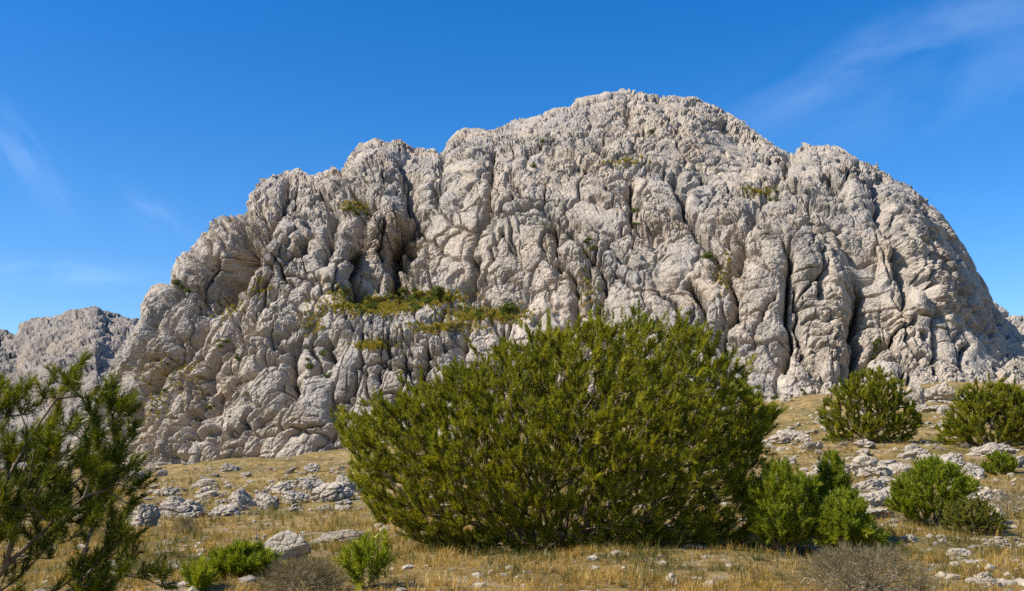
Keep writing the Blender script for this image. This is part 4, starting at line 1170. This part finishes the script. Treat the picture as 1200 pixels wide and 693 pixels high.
world = bpy.data.worlds.new('World'); scene.world = world
world.use_nodes = True
nt = world.node_tree; nt.nodes.clear()
wo = nt.nodes.new('ShaderNodeOutputWorld'); bg = nt.nodes.new('ShaderNodeBackground')
sky = nt.nodes.new('ShaderNodeTexSky'); sky.sky_type = 'NISHITA'; sky.sun_disc = False
sky.sun_elevation = elev; sky.sun_rotation = azim
sky.altitude = 300; sky.air_density = 1.0; sky.dust_density = 0.55; sky.ozone_density = 2.6
hs = nt.nodes.new('ShaderNodeHueSaturation'); hs.inputs['Saturation'].default_value = 1.44
hs.inputs['Hue'].default_value = 0.508
nt.links.new(sky.outputs[0], hs.inputs['Color'])
tc = nt.nodes.new('ShaderNodeTexCoord')
col = hs.outputs[0]
def cirrus(col, px, py, ang, lx, ly, scale, stretch, strength, seed):
    """a wisp of thin high cloud in one part of the sky"""
    rx, rz = ray(px, py); d = Vector((float(rx), 1.0, float(rz))).normalized()
    right = d.cross(Vector((0, 0, 1))).normalized(); up = right.cross(d)
    a = R(ang); e1 = right * math.cos(a) + up * math.sin(a); e2 = -right * math.sin(a) + up * math.cos(a)
    def dot(v):
        n = nt.nodes.new('ShaderNodeVectorMath'); n.operation = 'DOT_PRODUCT'
        nt.links.new(tc.outputs['Generated'], n.inputs[0]); n.inputs[1].default_value = v
        return n.outputs['Value']
    def mth(op, a_, b_=None, c_=None):
        n = nt.nodes.new('ShaderNodeMath'); n.operation = op
        for s, v in zip(n.inputs, (a_, b_, c_)):
            if v is None: continue
            if isinstance(v, (int, float)): s.default_value = v
            else: nt.links.new(v, s)
        return n.outputs[0]
    u, v, wv = dot(e1), dot(e2), dot(d)
    r2 = mth('ADD', mth('POWER', mth('DIVIDE', u, lx), 2), mth('POWER', mth('DIVIDE', v, ly), 2))
    m = mth('MULTIPLY', mth('POWER', 2.718, mth('MULTIPLY', r2, -1)), mth('GREATER_THAN', wv, 0))
    cb = nt.nodes.new('ShaderNodeCombineXYZ')
    nt.links.new(mth('MULTIPLY', u, scale), cb.inputs[0]); nt.links.new(mth('MULTIPLY', v, scale * stretch), cb.inputs[1]); cb.inputs[2].default_value = seed
    nz = nt.nodes.new('ShaderNodeTexNoise'); nz.inputs['Scale'].default_value = 1; nz.inputs['Detail'].default_value = 6; nz.inputs['Roughness'].default_value = 0.55; nz.inputs['Distortion'].default_value = 0.5
    nt.links.new(cb.outputs[0], nz.inputs['Vector'])
    rp = nt.nodes.new('ShaderNodeMapRange'); rp.inputs[1].default_value = 0.35; rp.inputs[2].default_value = 0.8
    nt.links.new(nz.outputs[0], rp.inputs[0])
    fac = mth('MULTIPLY', mth('MULTIPLY', m, rp.outputs[0]), strength)
    mx = nt.nodes.new('ShaderNodeMix'); mx.data_type = 'RGBA'
    nt.links.new(fac, mx.inputs[0]); nt.links.new(col, mx.inputs[6]); mx.inputs[7].default_value = (8.0, 9.0, 10.0, 1)
    return mx.outputs[2]
col = cirrus(col, 1080, 50, 16, 0.16, 0.03, 5, 3, 0.15, 1.3)
col = cirrus(col, 1150, 90, 14, 0.14, 0.03, 5, 3, 0.10, 4.3)
col = cirrus(col, 30, 185, -48, 0.05, 0.018, 14, 4, 0.12, 2.2)
col = cirrus(col, 185, 252, -30, 0.03, 0.014, 20, 2.5, 0.1, 7.1)
col = cirrus(col, 80, 322, 2, 0.10, 0.010, 10, 5, 0.14, 9.4)
nt.links.new(col, bg.inputs[0]); bg.inputs[1].default_value = 0.13
nt.links.new(bg.outputs[0], wo.inputs[0])

vs = scene.view_settings
scene.display_settings.display_device = 'sRGB'
vs.view_transform = 'Standard'; vs.look = 'None'; vs.exposure = 0.55; vs.gamma = 1.0; vs.use_curve_mapping = False
scene.render.engine = 'CYCLES'
scene.cycles.max_bounces = 6; scene.cycles.diffuse_bounces = 3; scene.cycles.glossy_bounces = 2; scene.cycles.transmission_bounces = 3
scene.cycles.use_adaptive_sampling = True
scene.cycles.adaptive_threshold = 0.012
scene.cycles.use_denoising = False
print('done', time.time() - T0)
